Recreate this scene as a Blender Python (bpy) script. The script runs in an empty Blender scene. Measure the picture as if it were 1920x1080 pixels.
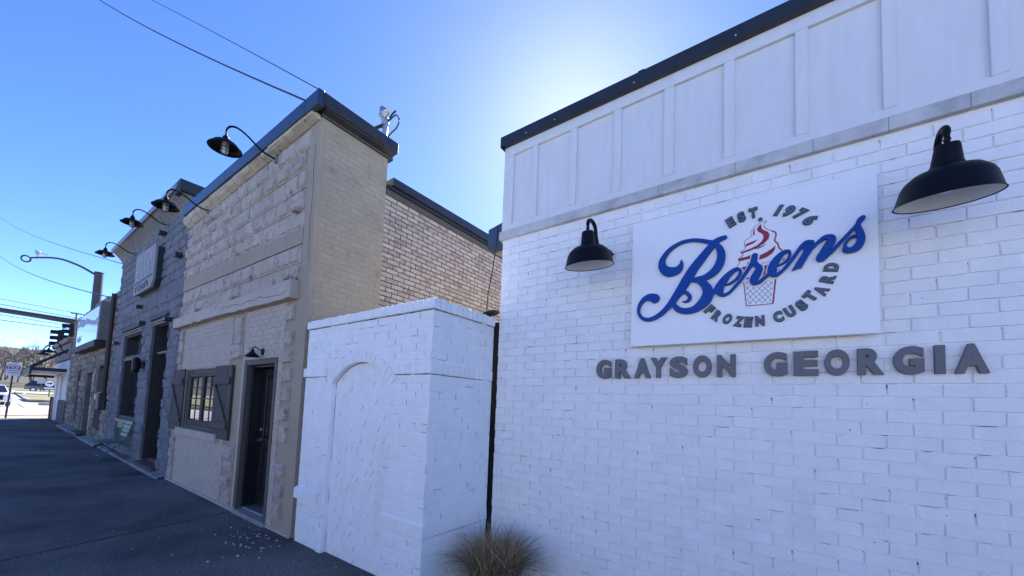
import bpy, math, random
from mathutils import Matrix, Vector
from mathutils.geometry import tessellate_polygon

random.seed(11)
sc = bpy.context.scene
COL = sc.collection
R_ = math.radians

# ---------------------------------------------------------------- camera
cam = bpy.data.cameras.new('camera')
cam_ob = bpy.data.objects.new('camera', cam)
COL.objects.link(cam_ob)
sc.camera = cam_ob
cam.sensor_width = 36.0
cam.lens = 721.0 / 1920.0 * 36.0
cam.shift_y = 180.0 / 1920.0
cam.clip_end = 4000.0
cam_ob.matrix_world = Matrix(((0.812004, 0.005711, 0.583624, 0.000000), (0.582317, -0.075524, -0.809446, 0.000000), (0.039455, 0.997128, -0.064652, 1.600000), (0.000000, 0.000000, 0.000000, 1.000000)))

# ---------------------------------------------------------------- daylight
SUN = Vector((-0.3633, 0.6985, 0.6166)).normalized()
world = bpy.data.worlds.new('World')
sc.world = world
world.use_nodes = True
wn = world.node_tree
sky = wn.nodes.new('ShaderNodeTexSky')
sky.sky_type = 'NISHITA'
sky.sun_disc = False
sky.sun_elevation = math.asin(SUN.z)
sky.sun_rotation = math.atan2(SUN.x, SUN.y)
sky.altitude = 0.0
sky.air_density = 0.50
sky.dust_density = 0.09
sky.ozone_density = 3.0
hs = wn.nodes.new('ShaderNodeHueSaturation')
hs.inputs['Saturation'].default_value = 1.18
hs.inputs['Hue'].default_value = 0.512
wn.links.new(sky.outputs[0], hs.inputs['Color'])
wn.links.new(hs.outputs[0], wn.nodes['Background'].inputs[0])
wn.nodes['Background'].inputs[1].default_value = 0.128
sun = bpy.data.lights.new('sun', 'SUN')
sun.energy = 5.0
sun.angle = R_(0.53)
sun.color = (1.0, 0.95, 0.88)
sun_ob = bpy.data.objects.new('sun', sun)
COL.objects.link(sun_ob)
sun_ob.rotation_euler = SUN.to_track_quat('Z', 'Y').to_euler()
sc.view_settings.view_transform = 'Standard'
sc.view_settings.look = 'None'
sc.view_settings.exposure = 1.82
sc.view_settings.gamma = 1.0
sc.view_settings.use_curve_mapping = False

# ---------------------------------------------------------------- helpers
def gz(x):
    """height of the ground along the street, rising gently to the west"""
    if x > -9.5:
        return 0.0
    if x > -50.0:
        return 0.0095 * (-9.5 - x)
    if x > -110.0:
        return 0.385 + 0.025 * (-50.0 - x)
    return 1.885 + 0.075 * (-110.0 - x)


def mat(name, c1, c2=None, scale=3.0, c3=None, scale3=0.7, thr3=(0.55, 0.75), rough=0.8, bump=0.0, bscale=60.0,
        rand=0.0, metal=0.0, spec=0.5, stretch=None, coat=0.0):
    m = bpy.data.materials.new(name)
    m.use_nodes = True
    nt = m.node_tree
    b = nt.nodes['Principled BSDF']
    b.inputs['Roughness'].default_value = rough
    b.inputs['Metallic'].default_value = metal
    b.inputs['Specular IOR Level'].default_value = spec
    b.inputs['Coat Weight'].default_value = coat
    geo = nt.nodes.new('ShaderNodeNewGeometry')
    pos = geo.outputs['Position']
    if stretch:
        mp = nt.nodes.new('ShaderNodeMapping')
        mp.inputs['Scale'].default_value = stretch
        nt.links.new(pos, mp.inputs['Vector'])
        pos = mp.outputs[0]

    def noise(s, det=4.0, rgh=0.6):
        n = nt.nodes.new('ShaderNodeTexNoise')
        n.inputs['Scale'].default_value = s
        n.inputs['Detail'].default_value = det
        n.inputs['Roughness'].default_value = rgh
        nt.links.new(pos, n.inputs['Vector'])
        return n.outputs['Fac']

    def mixc(fac, a, bcol):
        mx = nt.nodes.new('ShaderNodeMix')
        mx.data_type = 'RGBA'
        nt.links.new(fac, mx.inputs[0])
        if isinstance(a, tuple):
            mx.inputs[6].default_value = (*a, 1)
        else:
            nt.links.new(a, mx.inputs[6])
        mx.inputs[7].default_value = (*bcol, 1)
        return mx.outputs[2]

    def ramp(fac, lo, hi):
        r = nt.nodes.new('ShaderNodeMapRange')
        r.inputs[1].default_value = lo
        r.inputs[2].default_value = hi
        nt.links.new(fac, r.inputs[0])
        return r.outputs[0]

    col = None
    if c2:
        col = mixc(ramp(noise(scale), 0.35, 0.65), c1, c2)
    if c3:
        col = mixc(ramp(noise(scale3, 6.0), *thr3), col if col else c1, c3)
    if rand:
        oi = nt.nodes.new('ShaderNodeObjectInfo')
        ad = nt.nodes.new('ShaderNodeMath'); ad.operation = 'ADD'
        nt.links.new(oi.outputs['Random'], ad.inputs[0])
        nt.links.new(geo.outputs['Random Per Island'], ad.inputs[1])
        fr = nt.nodes.new('ShaderNodeMath'); fr.operation = 'FRACT'
        nt.links.new(ad.outputs[0], fr.inputs[0])
        mr = nt.nodes.new('ShaderNodeMapRange')
        mr.inputs[3].default_value = 1.0 - rand
        mr.inputs[4].default_value = 1.0 + rand
        nt.links.new(fr.outputs[0], mr.inputs[0])
        hv = nt.nodes.new('ShaderNodeHueSaturation')
        if col:
            nt.links.new(col, hv.inputs['Color'])
        else:
            hv.inputs['Color'].default_value = (*c1, 1)
        nt.links.new(mr.outputs[0], hv.inputs['Value'])
        col = hv.outputs[0]
    if col:
        nt.links.new(col, b.inputs['Base Color'])
    else:
        b.inputs['Base Color'].default_value = (*c1, 1)
    if bump:
        bp = nt.nodes.new('ShaderNodeBump')
        bp.inputs['Strength'].default_value = bump
        bp.inputs['Distance'].default_value = 0.02
        nt.links.new(noise(bscale, 6.0), bp.inputs['Height'])
        nt.links.new(bp.outputs[0], b.inputs['Normal'])
    return m


def palette(name, cols, rough=0.85, smear=None, bump=0.3, bscale=70.0):
    """each piece takes one colour of a palette, with smeared patches of another over it"""
    m = mat(name, cols[0], rough=rough, bump=bump, bscale=bscale)
    nt = m.node_tree
    b = nt.nodes['Principled BSDF']
    geo = [n for n in nt.nodes if n.type == 'NEW_GEOMETRY'][0]
    oi = nt.nodes.new('ShaderNodeObjectInfo')
    ad = nt.nodes.new('ShaderNodeMath'); ad.operation = 'ADD'
    nt.links.new(oi.outputs['Random'], ad.inputs[0])
    nt.links.new(geo.outputs['Random Per Island'], ad.inputs[1])
    fr = nt.nodes.new('ShaderNodeMath'); fr.operation = 'FRACT'
    nt.links.new(ad.outputs[0], fr.inputs[0])
    cr = nt.nodes.new('ShaderNodeValToRGB')
    el = cr.color_ramp.elements
    n = len(cols)
    el[0].position = 0.0; el[0].color = (*cols[0], 1)
    el[1].position = 1.0; el[1].color = (*cols[-1], 1)
    for i in range(1, n - 1):
        e = el.new(i / (n - 1)); e.color = (*cols[i], 1)
    nt.links.new(fr.outputs[0], cr.inputs[0])
    out = cr.outputs[0]
    if smear:
        ns = nt.nodes.new('ShaderNodeTexNoise')
        ns.inputs['Scale'].default_value = 14.0
        ns.inputs['Detail'].default_value = 6.0
        nt.links.new(geo.outputs['Position'], ns.inputs['Vector'])
        mr = nt.nodes.new('ShaderNodeMapRange')
        mr.inputs[1].default_value = 0.48; mr.inputs[2].default_value = 0.66
        nt.links.new(ns.outputs['Fac'], mr.inputs[0])
        mx = nt.nodes.new('ShaderNodeMix'); mx.data_type = 'RGBA'
        nt.links.new(mr.outputs[0], mx.inputs[0])
        nt.links.new(out, mx.inputs[6])
        mx.inputs[7].default_value = (*smear, 1)
        out = mx.outputs[2]
    nt.links.new(out, b.inputs['Base Color'])
    return m


def base(o):
    v = Vector((0, 0, 0))
    while o is not None:
        v = v + o.location
        o = o.parent
    return v


def thing(name, label, cat, loc=(0, 0, 0), rotz=0.0, group=None):
    o = bpy.data.objects.new(name, None)
    o.empty_display_size = 0.2
    COL.objects.link(o)
    o.location = loc
    o.rotation_euler = (0, 0, rotz)
    tag(o, label, cat, group)
    return o


def tag(o, label=None, cat=None, group=None, kind=None):
    if label: o['label'] = label
    if cat: o['category'] = cat
    if group: o['group'] = group
    if kind: o['kind'] = kind
    return o


class MB:
    """collects faces in world coordinates and links them as one mesh object"""
    def __init__(s):
        s.v = []; s.f = []; s.m = []; s.cur = 0

    def add(s, vs, fs):
        k = len(s.v)
        s.v += [tuple(p) for p in vs]
        for f in fs:
            s.f.append(tuple(i + k for i in f)); s.m.append(s.cur)
        return s

    def box(s, x0, y0, z0, x1, y1, z1):
        x0, x1 = sorted((x0, x1)); y0, y1 = sorted((y0, y1)); z0, z1 = sorted((z0, z1))
        return s.add([(x, y, z) for x in (x0, x1) for y in (y0, y1) for z in (z0, z1)],
                     [(0, 1, 3, 2), (4, 6, 7, 5), (0, 4, 5, 1), (2, 3, 7, 6), (0, 2, 6, 4), (1, 5, 7, 3)])

    def bbox(s, x0, y0, z0, x1, y1, z1, b=0.008):
        """box with chamfered edges"""
        x0, x1 = sorted((x0, x1)); y0, y1 = sorted((y0, y1)); z0, z1 = sorted((z0, z1))
        b = min(b, (x1 - x0) * .3, (y1 - y0) * .3, (z1 - z0) * .3)
        P = []
        for sx, sy, sz in [(a, c, d) for a in (0, 1) for c in (0, 1) for d in (0, 1)]:
            X = x1 if sx else x0; Y = y1 if sy else y0; Z = z1 if sz else z0
            dx = -b if sx else b; dy = -b if sy else b; dz = -b if sz else b
            P += [(X, Y + dy, Z + dz), (X + dx, Y, Z + dz), (X + dx, Y + dy, Z)]
        def i(a, c, d, ax): return (a * 4 + c * 2 + d) * 3 + ax
        F = [(i(0,0,0,0), i(0,0,1,0), i(0,1,1,0), i(0,1,0,0)), (i(1,0,0,0), i(1,1,0,0), i(1,1,1,0), i(1,0,1,0)),
             (i(0,0,0,1), i(1,0,0,1), i(1,0,1,1), i(0,0,1,1)), (i(0,1,0,1), i(0,1,1,1), i(1,1,1,1), i(1,1,0,1)),
             (i(0,0,0,2), i(0,1,0,2), i(1,1,0,2), i(1,0,0,2)), (i(0,0,1,2), i(1,0,1,2), i(1,1,1,2), i(0,1,1,2))]
        for d in (0, 1):
            for c in (0, 1): F.append((i(0,c,d,1), i(1,c,d,1), i(1,c,d,2), i(0,c,d,2)))
            for a in (0, 1): F.append((i(a,0,d,0), i(a,1,d,0), i(a,1,d,2), i(a,0,d,2)))
        for a in (0, 1):
            for c in (0, 1): F.append((i(a,c,0,0), i(a,c,1,0), i(a,c,1,1), i(a,c,0,1)))
        for a in (0, 1):
            for c in (0, 1):
                for d in (0, 1): F.append((i(a,c,d,0), i(a,c,d,1), i(a,c,d,2)))
        return s.add(P, F)

    def prism(s, poly, y0, y1):
        """polygon in (x, z) extruded from y0 to y1"""
        n = len(poly)
        vs = [(x, y0, z) for x, z in poly] + [(x, y1, z) for x, z in poly]
        tri = tessellate_polygon([[Vector((x, z, 0)) for x, z in poly]])
        fs = [tuple(t) for t in tri] + [tuple(n + i for i in reversed(t)) for t in tri]
        fs += [(i, (i + 1) % n, n + (i + 1) % n, n + i) for i in range(n)]
        return s.add(vs, fs)

    def prism_x(s, poly, x0, x1):
        """polygon in (y, z) extruded from x0 to x1"""
        n = len(poly)
        vs = [(x0, y, z) for y, z in poly] + [(x1, y, z) for y, z in poly]
        tri = tessellate_polygon([[Vector((y, z, 0)) for y, z in poly]])
        fs = [tuple(t) for t in tri] + [tuple(n + i for i in reversed(t)) for t in tri]
        fs += [(i, (i + 1) % n, n + (i + 1) % n, n + i) for i in range(n)]
        return s.add(vs, fs)

    def tube(s, path, r, n=8, caps=True, r1=None):
        path = [Vector(p) for p in path]
        k = len(s.v); m = len(path)
        up = Vector((0, 0, 1))
        for i, p in enumerate(path):
            t = (path[min(i + 1, m - 1)] - path[max(i - 1, 0)]).normalized()
            a = t.cross(up)
            if a.length < 1e-3: a = t.cross(Vector((1, 0, 0)))
            a.normalize(); b = t.cross(a)
            rr = r if r1 is None else r + (r1 - r) * i / (m - 1)
            for j in range(n):
                an = 2 * math.pi * j / n
                s.v.append(tuple(p + (a * math.cos(an) + b * math.sin(an)) * rr))
        for i in range(m - 1):
            for j in range(n):
                s.f.append((k + i*n + j, k + i*n + (j+1) % n, k + (i+1)*n + (j+1) % n, k + (i+1)*n + j)); s.m.append(s.cur)
        if caps:
            s.f.append(tuple(k + j for j in range(n))); s.m.append(s.cur)
            s.f.append(tuple(k + (m-1)*n + j for j in reversed(range(n)))); s.m.append(s.cur)
        return s

    def lathe(s, prof, c=(0, 0, 0), n=28, axis='z'):
        k = len(s.v); m = len(prof)
        for r, h in prof:
            for j in range(n):
                an = 2 * math.pi * j / n
                a, b = r * math.cos(an), r * math.sin(an)
                p = (a, b, h) if axis == 'z' else ((a, h, b) if axis == 'y' else (h, a, b))
                s.v.append((c[0] + p[0], c[1] + p[1], c[2] + p[2]))
        for i in range(m - 1):
            for j in range(n):
                s.f.append((k + i*n + j, k + i*n + (j+1) % n, k + (i+1)*n + (j+1) % n, k + (i+1)*n + j)); s.m.append(s.cur)
        return s

    def disc(s, c, r, n=20, axis='y'):
        k = len(s.v)
        for j in range(n):
            an = 2 * math.pi * j / n
            a, b = r * math.cos(an), r * math.sin(an)
            p = (a, b, 0) if axis == 'z' else ((a, 0, b) if axis == 'y' else (0, a, b))
            s.v.append((c[0] + p[0], c[1] + p[1], c[2] + p[2]))
        s.f.append(tuple(range(k, k + n))); s.m.append(s.cur)
        return s

    def mesh(s, name, mats, off=Vector((0, 0, 0)), smooth=False):
        me = bpy.data.meshes.new(name)
        me.from_pydata([(x - off[0], y - off[1], z - off[2]) for x, y, z in s.v], [], s.f)
        for m in (mats if isinstance(mats, (list, tuple)) else [mats]):
            me.materials.append(m)
        if any(s.m):
            me.polygons.foreach_set('material_index', s.m)
        me.update()
        fix_normals(me)
        if smooth:
            me.polygons.foreach_set('use_smooth', [True] * len(me.polygons))
            try:
                me.set_sharp_from_angle(angle=R_(40))
            except Exception:
                pass
        return me

    def build(s, name, mats, parent=None, smooth=False, kind=None):
        off = base(parent) if parent is not None else Vector((0, 0, 0))
        o = bpy.data.objects.new(name, s.mesh(name, mats, off, smooth))
        COL.objects.link(o)
        o.parent = parent
        if kind: o['kind'] = kind
        return o


import bmesh
def fix_normals(me):
    bm = bmesh.new(); bm.from_mesh(me)
    bmesh.ops.recalc_face_normals(bm, faces=bm.faces)
    bm.to_mesh(me); bm.free()


def piece(name, me, parent, loc, rot=(0, 0, 0), scale=(1, 1, 1)):
    o = bpy.data.objects.new(name, me)
    COL.objects.link(o)
    o.parent = parent
    o.location = Vector(loc) - base(parent)
    o.rotation_euler = rot
    o.scale = scale
    return o


def copy_tree(o, parent=None):
    c = o.copy(); COL.objects.link(c)
    if parent is not None: c.parent = parent
    for ch in list(o.children):
        copy_tree(ch, c)
    return c


CAM_INV = cam_ob.matrix_world.inverted()
def project(p):
    c = CAM_INV @ Vector(p)
    if c.z > -0.05: return None
    return 960 + 721 * c.x / -c.z, 720 - 721 * c.y / -c.z, -c.z

def seen(p, m=40):
    q = project(p)
    return q is not None and -m < q[0] < 1920 + m and -m < q[1] < 1080 + m


# --- bricks and blocks
def brick_mesh(name, m, L, h, d, bev, jit, seed):
    """a brick face looking to -y, centred, standing d proud of y = 0"""
    rnd = random.Random(seed)
    a, c = L / 2, h / 2
    j = lambda: rnd.uniform(-jit, jit)
    o = [(-a + j(), 0.012, -c + j()), (a + j(), 0.012, -c + j()), (a + j(), 0.012, c + j()), (-a + j(), 0.012, c + j())]
    mid = [(x, -d + bev * .7, z) for x, _, z in o]
    fr = [(x * (1 - bev / a), -d + rnd.uniform(-.15, .15) * d, z * (1 - bev * .8 / c)) for x, _, z in o]
    mb = MB().add(o + mid + fr, [(0, 1, 5, 4), (1, 2, 6, 5), (2, 3, 7, 6), (3, 0, 4, 7),
                                 (4, 5, 9, 8), (5, 6, 10, 9), (6, 7, 11, 10), (7, 4, 8, 11), (8, 9, 10, 11)])
    return mb.mesh(name, m)


def rock_mesh(name, m, L, h, d, seed, margin=0.12, edge=0.004):
    """a rock-faced block looking to -y: a tooled margin round a broken, pillowed face"""
    rnd = random.Random(seed)
    e = margin * .55
    xs = [-.5, -.5 + e * .5, -.5 + e, -.27, -.10, .08, .25, .5 - e, .5 - e * .5, .5]
    zs = [-.5, -.5 + margin * .5, -.5 + margin, -.17, .02, .20, .5 - margin, .5 - margin * .5, .5]
    nx, nz = len(xs), len(zs)
    ph = [rnd.uniform(0, 6.3) for _ in range(4)]; th = rnd.uniform(-.7, .7)
    vs = []
    for i, x in enumerate(xs):
        for k, z in enumerate(zs):
            out = i in (0, nx - 1) or k in (0, nz - 1)
            marg = not out and (i in (1, nx - 2) or k in (1, nz - 2))
            u = x * math.cos(th) + z * .5 * math.sin(th); v = -x * math.sin(th) + z * .5 * math.cos(th)
            wave = .5 + .28 * math.sin(13 * u + ph[0]) + .22 * math.sin(19 * v + ph[1] + 2 * math.sin(7 * u + ph[2]))
            y = -edge if out else (-edge - d * rnd.uniform(.02, .10) if marg else -edge - d * (.30 + .5 * wave + rnd.uniform(-.16, .16)))
            jx = 0 if out else rnd.uniform(-.02, .02)
            jz = 0 if out else rnd.uniform(-.025, .025)
            vs.append(((x + jx) * L, y, (z + jz) * h))
    fs = []
    for i in range(nx - 1):
        for k in range(nz - 1):
            q = (i*nz + k, (i+1)*nz + k, (i+1)*nz + k + 1, i*nz + k + 1)
            if rnd.random() < .5: fs += [(q[0], q[1], q[2]), (q[0], q[2], q[3])]
            else: fs += [(q[0], q[1], q[3]), (q[1], q[2], q[3])]
    loop = [i*nz for i in range(nx)] + [(nx-1)*nz + k for k in range(1, nz)] + [i*nz + nz - 1 for i in range(nx - 2, -1, -1)] + [k for k in range(nz - 2, 0, -1)]
    n = len(vs)
    vs += [(vs[i][0], 0.015, vs[i][2]) for i in loop]
    for i in range(len(loop)):
        j2 = (i + 1) % len(loop)
        fs.append((loop[i], loop[j2], n + j2, n + i))
    return MB().add(vs, fs).mesh(name, m)


def bond(intervals, z0, rows, rh, L, x0, joint, phase=0.0, jl=0.0, seed=1):
    """running bond: (centre along, centre up, length, height) for every brick, cut at the intervals of its row"""
    rnd = random.Random(seed)
    out = []
    for r in range(rows):
        zc = z0 + (r + .5) * rh
        off = x0 + phase + (0.5 * L if r % 2 else 0.0) + rnd.uniform(-jl, jl)
        for a, b in intervals(zc):
            k = math.floor((a - off) / L)
            x = off + k * L
            while x < b - 1e-6:
                s_, e_ = max(a, x + joint / 2), min(b, x + L - joint / 2)
                if e_ - s_ > 0.03:
                    out.append(((s_ + e_) / 2, zc, e_ - s_, rh - joint))
                x += L
    return out


def lay(name, parent, pieces, variants, full, face, plane, limit, m, rest_name=None, tilt=0.0, ground=None):
    """pieces: (u, z, length, height). face 'front' looks to -y at y=plane, 'side' looks to +x at x=plane.
    The pieces that show largest become parts; what is over the limit is one joined part."""
    items = []
    for u, z, l, h in pieces:
        p = (u, plane, z) if face == 'front' else (plane, u, z)
        q = project(p)
        if q and -60 < q[0] < 1980 and -60 < q[1] < 1140:
            d = Vector(p) - cam_ob.location
            n = Vector((0, 1, 0)) if face == 'front' else Vector((1, 0, 0))
            size = l * h * abs(d.normalized().dot(n)) / d.length_squared
        else:
            size = 0
        items.append((size, p, l, h))
    items.sort(key=lambda t: -t[0])
    rot = (0, tilt, 0) if face == 'front' else (0, 0, math.pi / 2)
    M0 = Matrix.Rotation(tilt, 4, 'Y') if face == 'front' else Matrix.Rotation(math.pi / 2, 4, 'Z')
    mb = MB(); n = 0
    for i, (size, p, l, h) in enumerate(items):
        me = variants[i * 7919 % len(variants)]
        s = (l / full[0], 1, h / full[1])
        flip = 1
        if i < limit and size > 0:
            piece(name, me, parent, p, rot, s); n += 1
        else:
            M = Matrix.Translation(p) @ M0 @ Matrix.Diagonal((*s, 1))
            mb.add([M @ v.co for v in me.vertices], [tuple(f.vertices) for f in me.polygons])
    if mb.v:
        mb.build(rest_name or name + 'work', m, parent, kind='stuff')
    return n


# --- lettering and traced shapes
def letter_mesh(ch, size, depth, m, bold=0.0, bevel=0.0, shear=0.0, inlay=None):
    """a raised letter in the x-z plane looking to -y, centred; depth behind the face"""
    def one(off, ext, bv):
        cu = bpy.data.curves.new('letter', 'FONT')
        cu.body = ch; cu.size = size; cu.align_x = 'CENTER'; cu.shear = shear
        cu.offset = off; cu.extrude = ext; cu.bevel_depth = bv; cu.resolution_u = 5
        o = bpy.data.objects.new('letter', cu)
        COL.objects.link(o)
        bpy.context.view_layer.update()
        me = bpy.data.meshes.new_from_object(o.evaluated_get(bpy.context.evaluated_depsgraph_get()))
        bpy.data.objects.remove(o)
        vs = [tuple(v.co) for v in me.vertices]; fs = [tuple(f.vertices) for f in me.polygons]
        bpy.data.meshes.remove(me)
        return vs, fs
    vs, fs = one(bold, depth / 2, bevel)
    x0 = (min(v[0] for v in vs) + max(v[0] for v in vs)) / 2
    z0 = size * 0.36
    conv = lambda V, dy: [(x - x0, -z + dy, y - z0) for x, y, z in V]
    mb = MB().add(conv(vs, -depth / 2), fs)
    mats = [m]
    if inlay:
        v2, f2 = one(bold - inlay[1], 0.0008, 0)
        mb.cur = 1
        mb.add(conv(v2, -depth - bevel - 0.0012), f2)
        mats.append(inlay[0])
    me = mb.mesh('letter', mats)
    return me


def curve_points(pts, sub=6):
    out = []
    n = len(pts)
    for i in range(n - 1):
        p0, p1, p2, p3 = pts[max(i-1, 0)], pts[i], pts[i+1], pts[min(i+2, n-1)]
        for k in range(sub):
            t = k / sub
            out.append(tuple(0.5 * (2*b + (c - a)*t + (2*a - 5*b + 4*c - d)*t*t + (3*b - a - 3*c + d)*t**3)
                             for a, b, c, d in zip(p0, p1, p2, p3)))
    out.append(tuple(pts[-1]))
    return out


def stroke(mb, pts, y0, y1, grow=0.0, sub=6, round_ends=True, chamfer=0.0, rise=0.0):
    """a stroke of varying width in the x-z plane, from y0 (face) back to y1"""
    P = curve_points(pts, sub) if sub > 1 else [tuple(p) for p in pts]
    n = len(P)
    L = []; Rr = []
    def side(sh):
        L = []; Rr = []
        for i in range(n):
            a, b = P[max(i-1, 0)], P[min(i+1, n-1)]
            tx, tz = b[0] - a[0], b[1] - a[1]
            d = math.hypot(tx, tz) or 1
            nx, nz = -tz / d, tx / d
            w = max(P[i][2] / 2 + grow - sh, 0.0008)
            L.append((P[i][0] + nx*w, P[i][1] + nz*w)); Rr.append((P[i][0] - nx*w, P[i][1] - nz*w))
        if round_ends:
            def cap(c, p, frm, sgn):
                w = max(c[2] / 2 + grow - sh, 0.0008)
                a0 = math.atan2(frm[1] - c[1], frm[0] - c[0])
                return [(c[0] + w*math.cos(a0 - math.pi*k/6), c[1] + w*math.sin(a0 - math.pi*k/6)) for k in range(1, 6)]
            return L, Rr, cap(P[-1], None, L[-1], 1), cap(P[0], None, Rr[0], 1)
        return L, Rr, [], []
    def ring(sh):
        L, Rr, e1, e0 = side(sh)
        return L + e1 + list(reversed(Rr)) + e0, len(e1)
    r0, ne = ring(chamfer)
    r1, _ = ring(0)
    N = len(r0)
    def lift(i):   # later parts of the stroke lie a hair over earlier ones
        if i < n: return rise * i / (n - 1)
        if i < n + ne: return rise
        if i < 2 * n + ne: return rise * (2 * n + ne - 1 - i) / (n - 1)
        return 0.0
    vs = [(x, y0 - lift(i), z) for i, (x, z) in enumerate(r0)] + [(x, y0 + chamfer - lift(i), z) for i, (x, z) in enumerate(r1)] + [(x, y1, z) for x, z in r1]
    fs = []
    idxL = lambda i: i
    idxR = lambda i: n + ne + (n - 1 - i)
    for i in range(n - 1):
        fs.append((idxL(i), idxL(i+1), idxR(i+1), idxR(i)))
    if ne:
        fs.append(tuple(range(n - 1, n + ne + 1)))
        fs.append(tuple([idxR(0)] + list(range(2*n + ne, N)) + [0]))
    for i in range(N):
        j = (i + 1) % N
        fs.append((i, j, N + j, N + i)); fs.append((N + i, N + j, 2*N + j, 2*N + i))
    mb.add(vs, fs)

# traced outlines of the sign, in metres on its plane: (x, z) or (x, z, width)
SCRIPT_STROKES = [[(-0.3608,2.8846,0.0280),(-0.3913,2.8792,0.0368),(-0.4245,2.8636,0.0445),(-0.4533,2.8347,0.0498),(-0.5090,2.7659,0.0600),(-0.5627,2.6986,0.0672),(-0.6051,2.6314,0.0724),(-0.6480,2.5597,0.0686),(-0.6885,2.5004,0.0581),(-0.7316,2.4425,0.0455),(-0.7845,2.3877,0.0393),(-0.8442,2.3522,0.0358),(-0.8987,2.3424,0.0308),(-0.9443,2.3644,0.0284),(-0.9699,2.4127,0.0244),(-0.9596,2.4695,0.0301),(-0.9237,2.5103,0.0411),(-0.8809,2.5202,0.0594),(-0.8431,2.5043,0.0745)],[(-0.6527,2.7762,0.0080),(-0.6530,2.7430,0.0304),(-0.6717,2.7084,0.0563),(-0.7068,2.6960,0.0694),(-0.7458,2.7009,0.0756),(-0.7791,2.7281,0.0669),(-0.7943,2.7700,0.0550),(-0.7836,2.8177,0.0413),(-0.7349,2.8750,0.0326),(-0.6642,2.9087,0.0267),(-0.5952,2.9146,0.0248),(-0.5369,2.9026,0.0270),(-0.4771,2.8795,0.0277),(-0.4360,2.8569,0.0335),(-0.4042,2.8240,0.0405),(-0.3881,2.7843,0.0512),(-0.3862,2.7379,0.0559),(-0.4008,2.6870,0.0597),(-0.4349,2.6420,0.0566),(-0.4931,2.6110,0.0451),(-0.5711,2.6094,0.0308)],[(-0.5864,2.6099,0.0284),(-0.5347,2.5959,0.0380),(-0.4928,2.5591,0.0574),(-0.4702,2.5093,0.0716),(-0.4775,2.4608,0.0790),(-0.5125,2.4159,0.0698),(-0.5602,2.3852,0.0532),(-0.6244,2.3794,0.0452),(-0.6747,2.4024,0.0433),(-0.7039,2.4473,0.0345),(-0.6885,2.5004,0.0318),(-0.6571,2.5268,0.0276),(-0.6226,2.5217,0.0273),(-0.5946,2.4926,0.0296),(-0.5943,2.4635,0.0257),(-0.6158,2.4494,0.0181),(-0.6400,2.4540,0.0091)],[(-0.4515,2.4933,0.0370),(-0.4171,2.5014,0.0426),(-0.4152,2.5054,0.0450),(-0.3954,2.5379,0.0494)],[(-0.3670,2.5324,0.0131),(-0.3282,2.5413,0.0167),(-0.2963,2.5629,0.0183),(-0.2724,2.5925,0.0209),(-0.2666,2.6187,0.0209),(-0.2838,2.6382,0.0238),(-0.3155,2.6250,0.0342),(-0.3563,2.5860,0.0466),(-0.3888,2.5368,0.0564),(-0.3948,2.4923,0.0526),(-0.3733,2.4650,0.0271),(-0.3387,2.4740,0.0204),(-0.3005,2.5120,0.0202),(-0.2587,2.5631,0.0217),(-0.2277,2.6117,0.0234),(-0.1910,2.6757,0.0276)],[(-0.1817,2.7105,0.0390),(-0.1870,2.6701,0.0399),(-0.1709,2.6427,0.0353),(-0.1558,2.6181,0.0420),(-0.1710,2.5798,0.0505),(-0.1887,2.5441,0.0503),(-0.1863,2.5233,0.0353),(-0.1592,2.5223,0.0254),(-0.1276,2.5459,0.0217),(-0.0963,2.5762,0.0241)],[(-0.0538,2.6161,0.0095),(-0.0264,2.6258,0.0141),(-0.0021,2.6454,0.0155),(0.0111,2.6718,0.0178),(0.0085,2.7005,0.0201),(-0.0184,2.7018,0.0266),(-0.0529,2.6659,0.0441),(-0.0786,2.6216,0.0515),(-0.0830,2.5806,0.0554),(-0.0639,2.5566,0.0300),(-0.0347,2.5720,0.0203),(-0.0009,2.6092,0.0209),(0.0335,2.6573,0.0222),(0.0635,2.7039,0.0243),(0.0970,2.7393,0.0278),(0.1297,2.7375,0.0223)],[(0.1261,2.6968,0.0223),(0.1440,2.7148,0.0215),(0.1618,2.7319,0.0221),(0.1906,2.7516,0.0284),(0.2188,2.7451,0.0404),(0.2232,2.7254,0.0474),(0.2057,2.6921,0.0484),(0.1833,2.6512,0.0472),(0.1666,2.6246,0.0438),(0.1782,2.6156,0.0291),(0.2052,2.6384,0.0238),(0.2303,2.6620,0.0208),(0.2583,2.6970,0.0199),(0.2890,2.7328,0.0190),(0.3193,2.7682,0.0195),(0.3418,2.7930,0.0229),(0.3568,2.8194,0.0317),(0.3694,2.8329,0.0288)],[(0.3477,2.7955,0.0235),(0.3502,2.7687,0.0317),(0.3570,2.7369,0.0384),(0.3601,2.7082,0.0404),(0.3548,2.6794,0.0431),(0.3384,2.6550,0.0427),(0.3132,2.6444,0.0340),(0.2910,2.6511,0.0336),(0.2858,2.6745,0.0204),(0.2952,2.7017,0.0162),(0.3158,2.7245,0.0174),(0.3453,2.7289,0.0166)]]
N_STEM = [(0.0802,2.7067),(0.1068,2.7392),(0.1298,2.7501),(0.1400,2.7381),(0.1399,2.7225),(0.1341,2.6930),(0.1061,2.6460),(0.0726,2.5804),(0.0214,2.5693),(0.0427,2.6117),(0.0665,2.6541),(0.0853,2.6886)]
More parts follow.
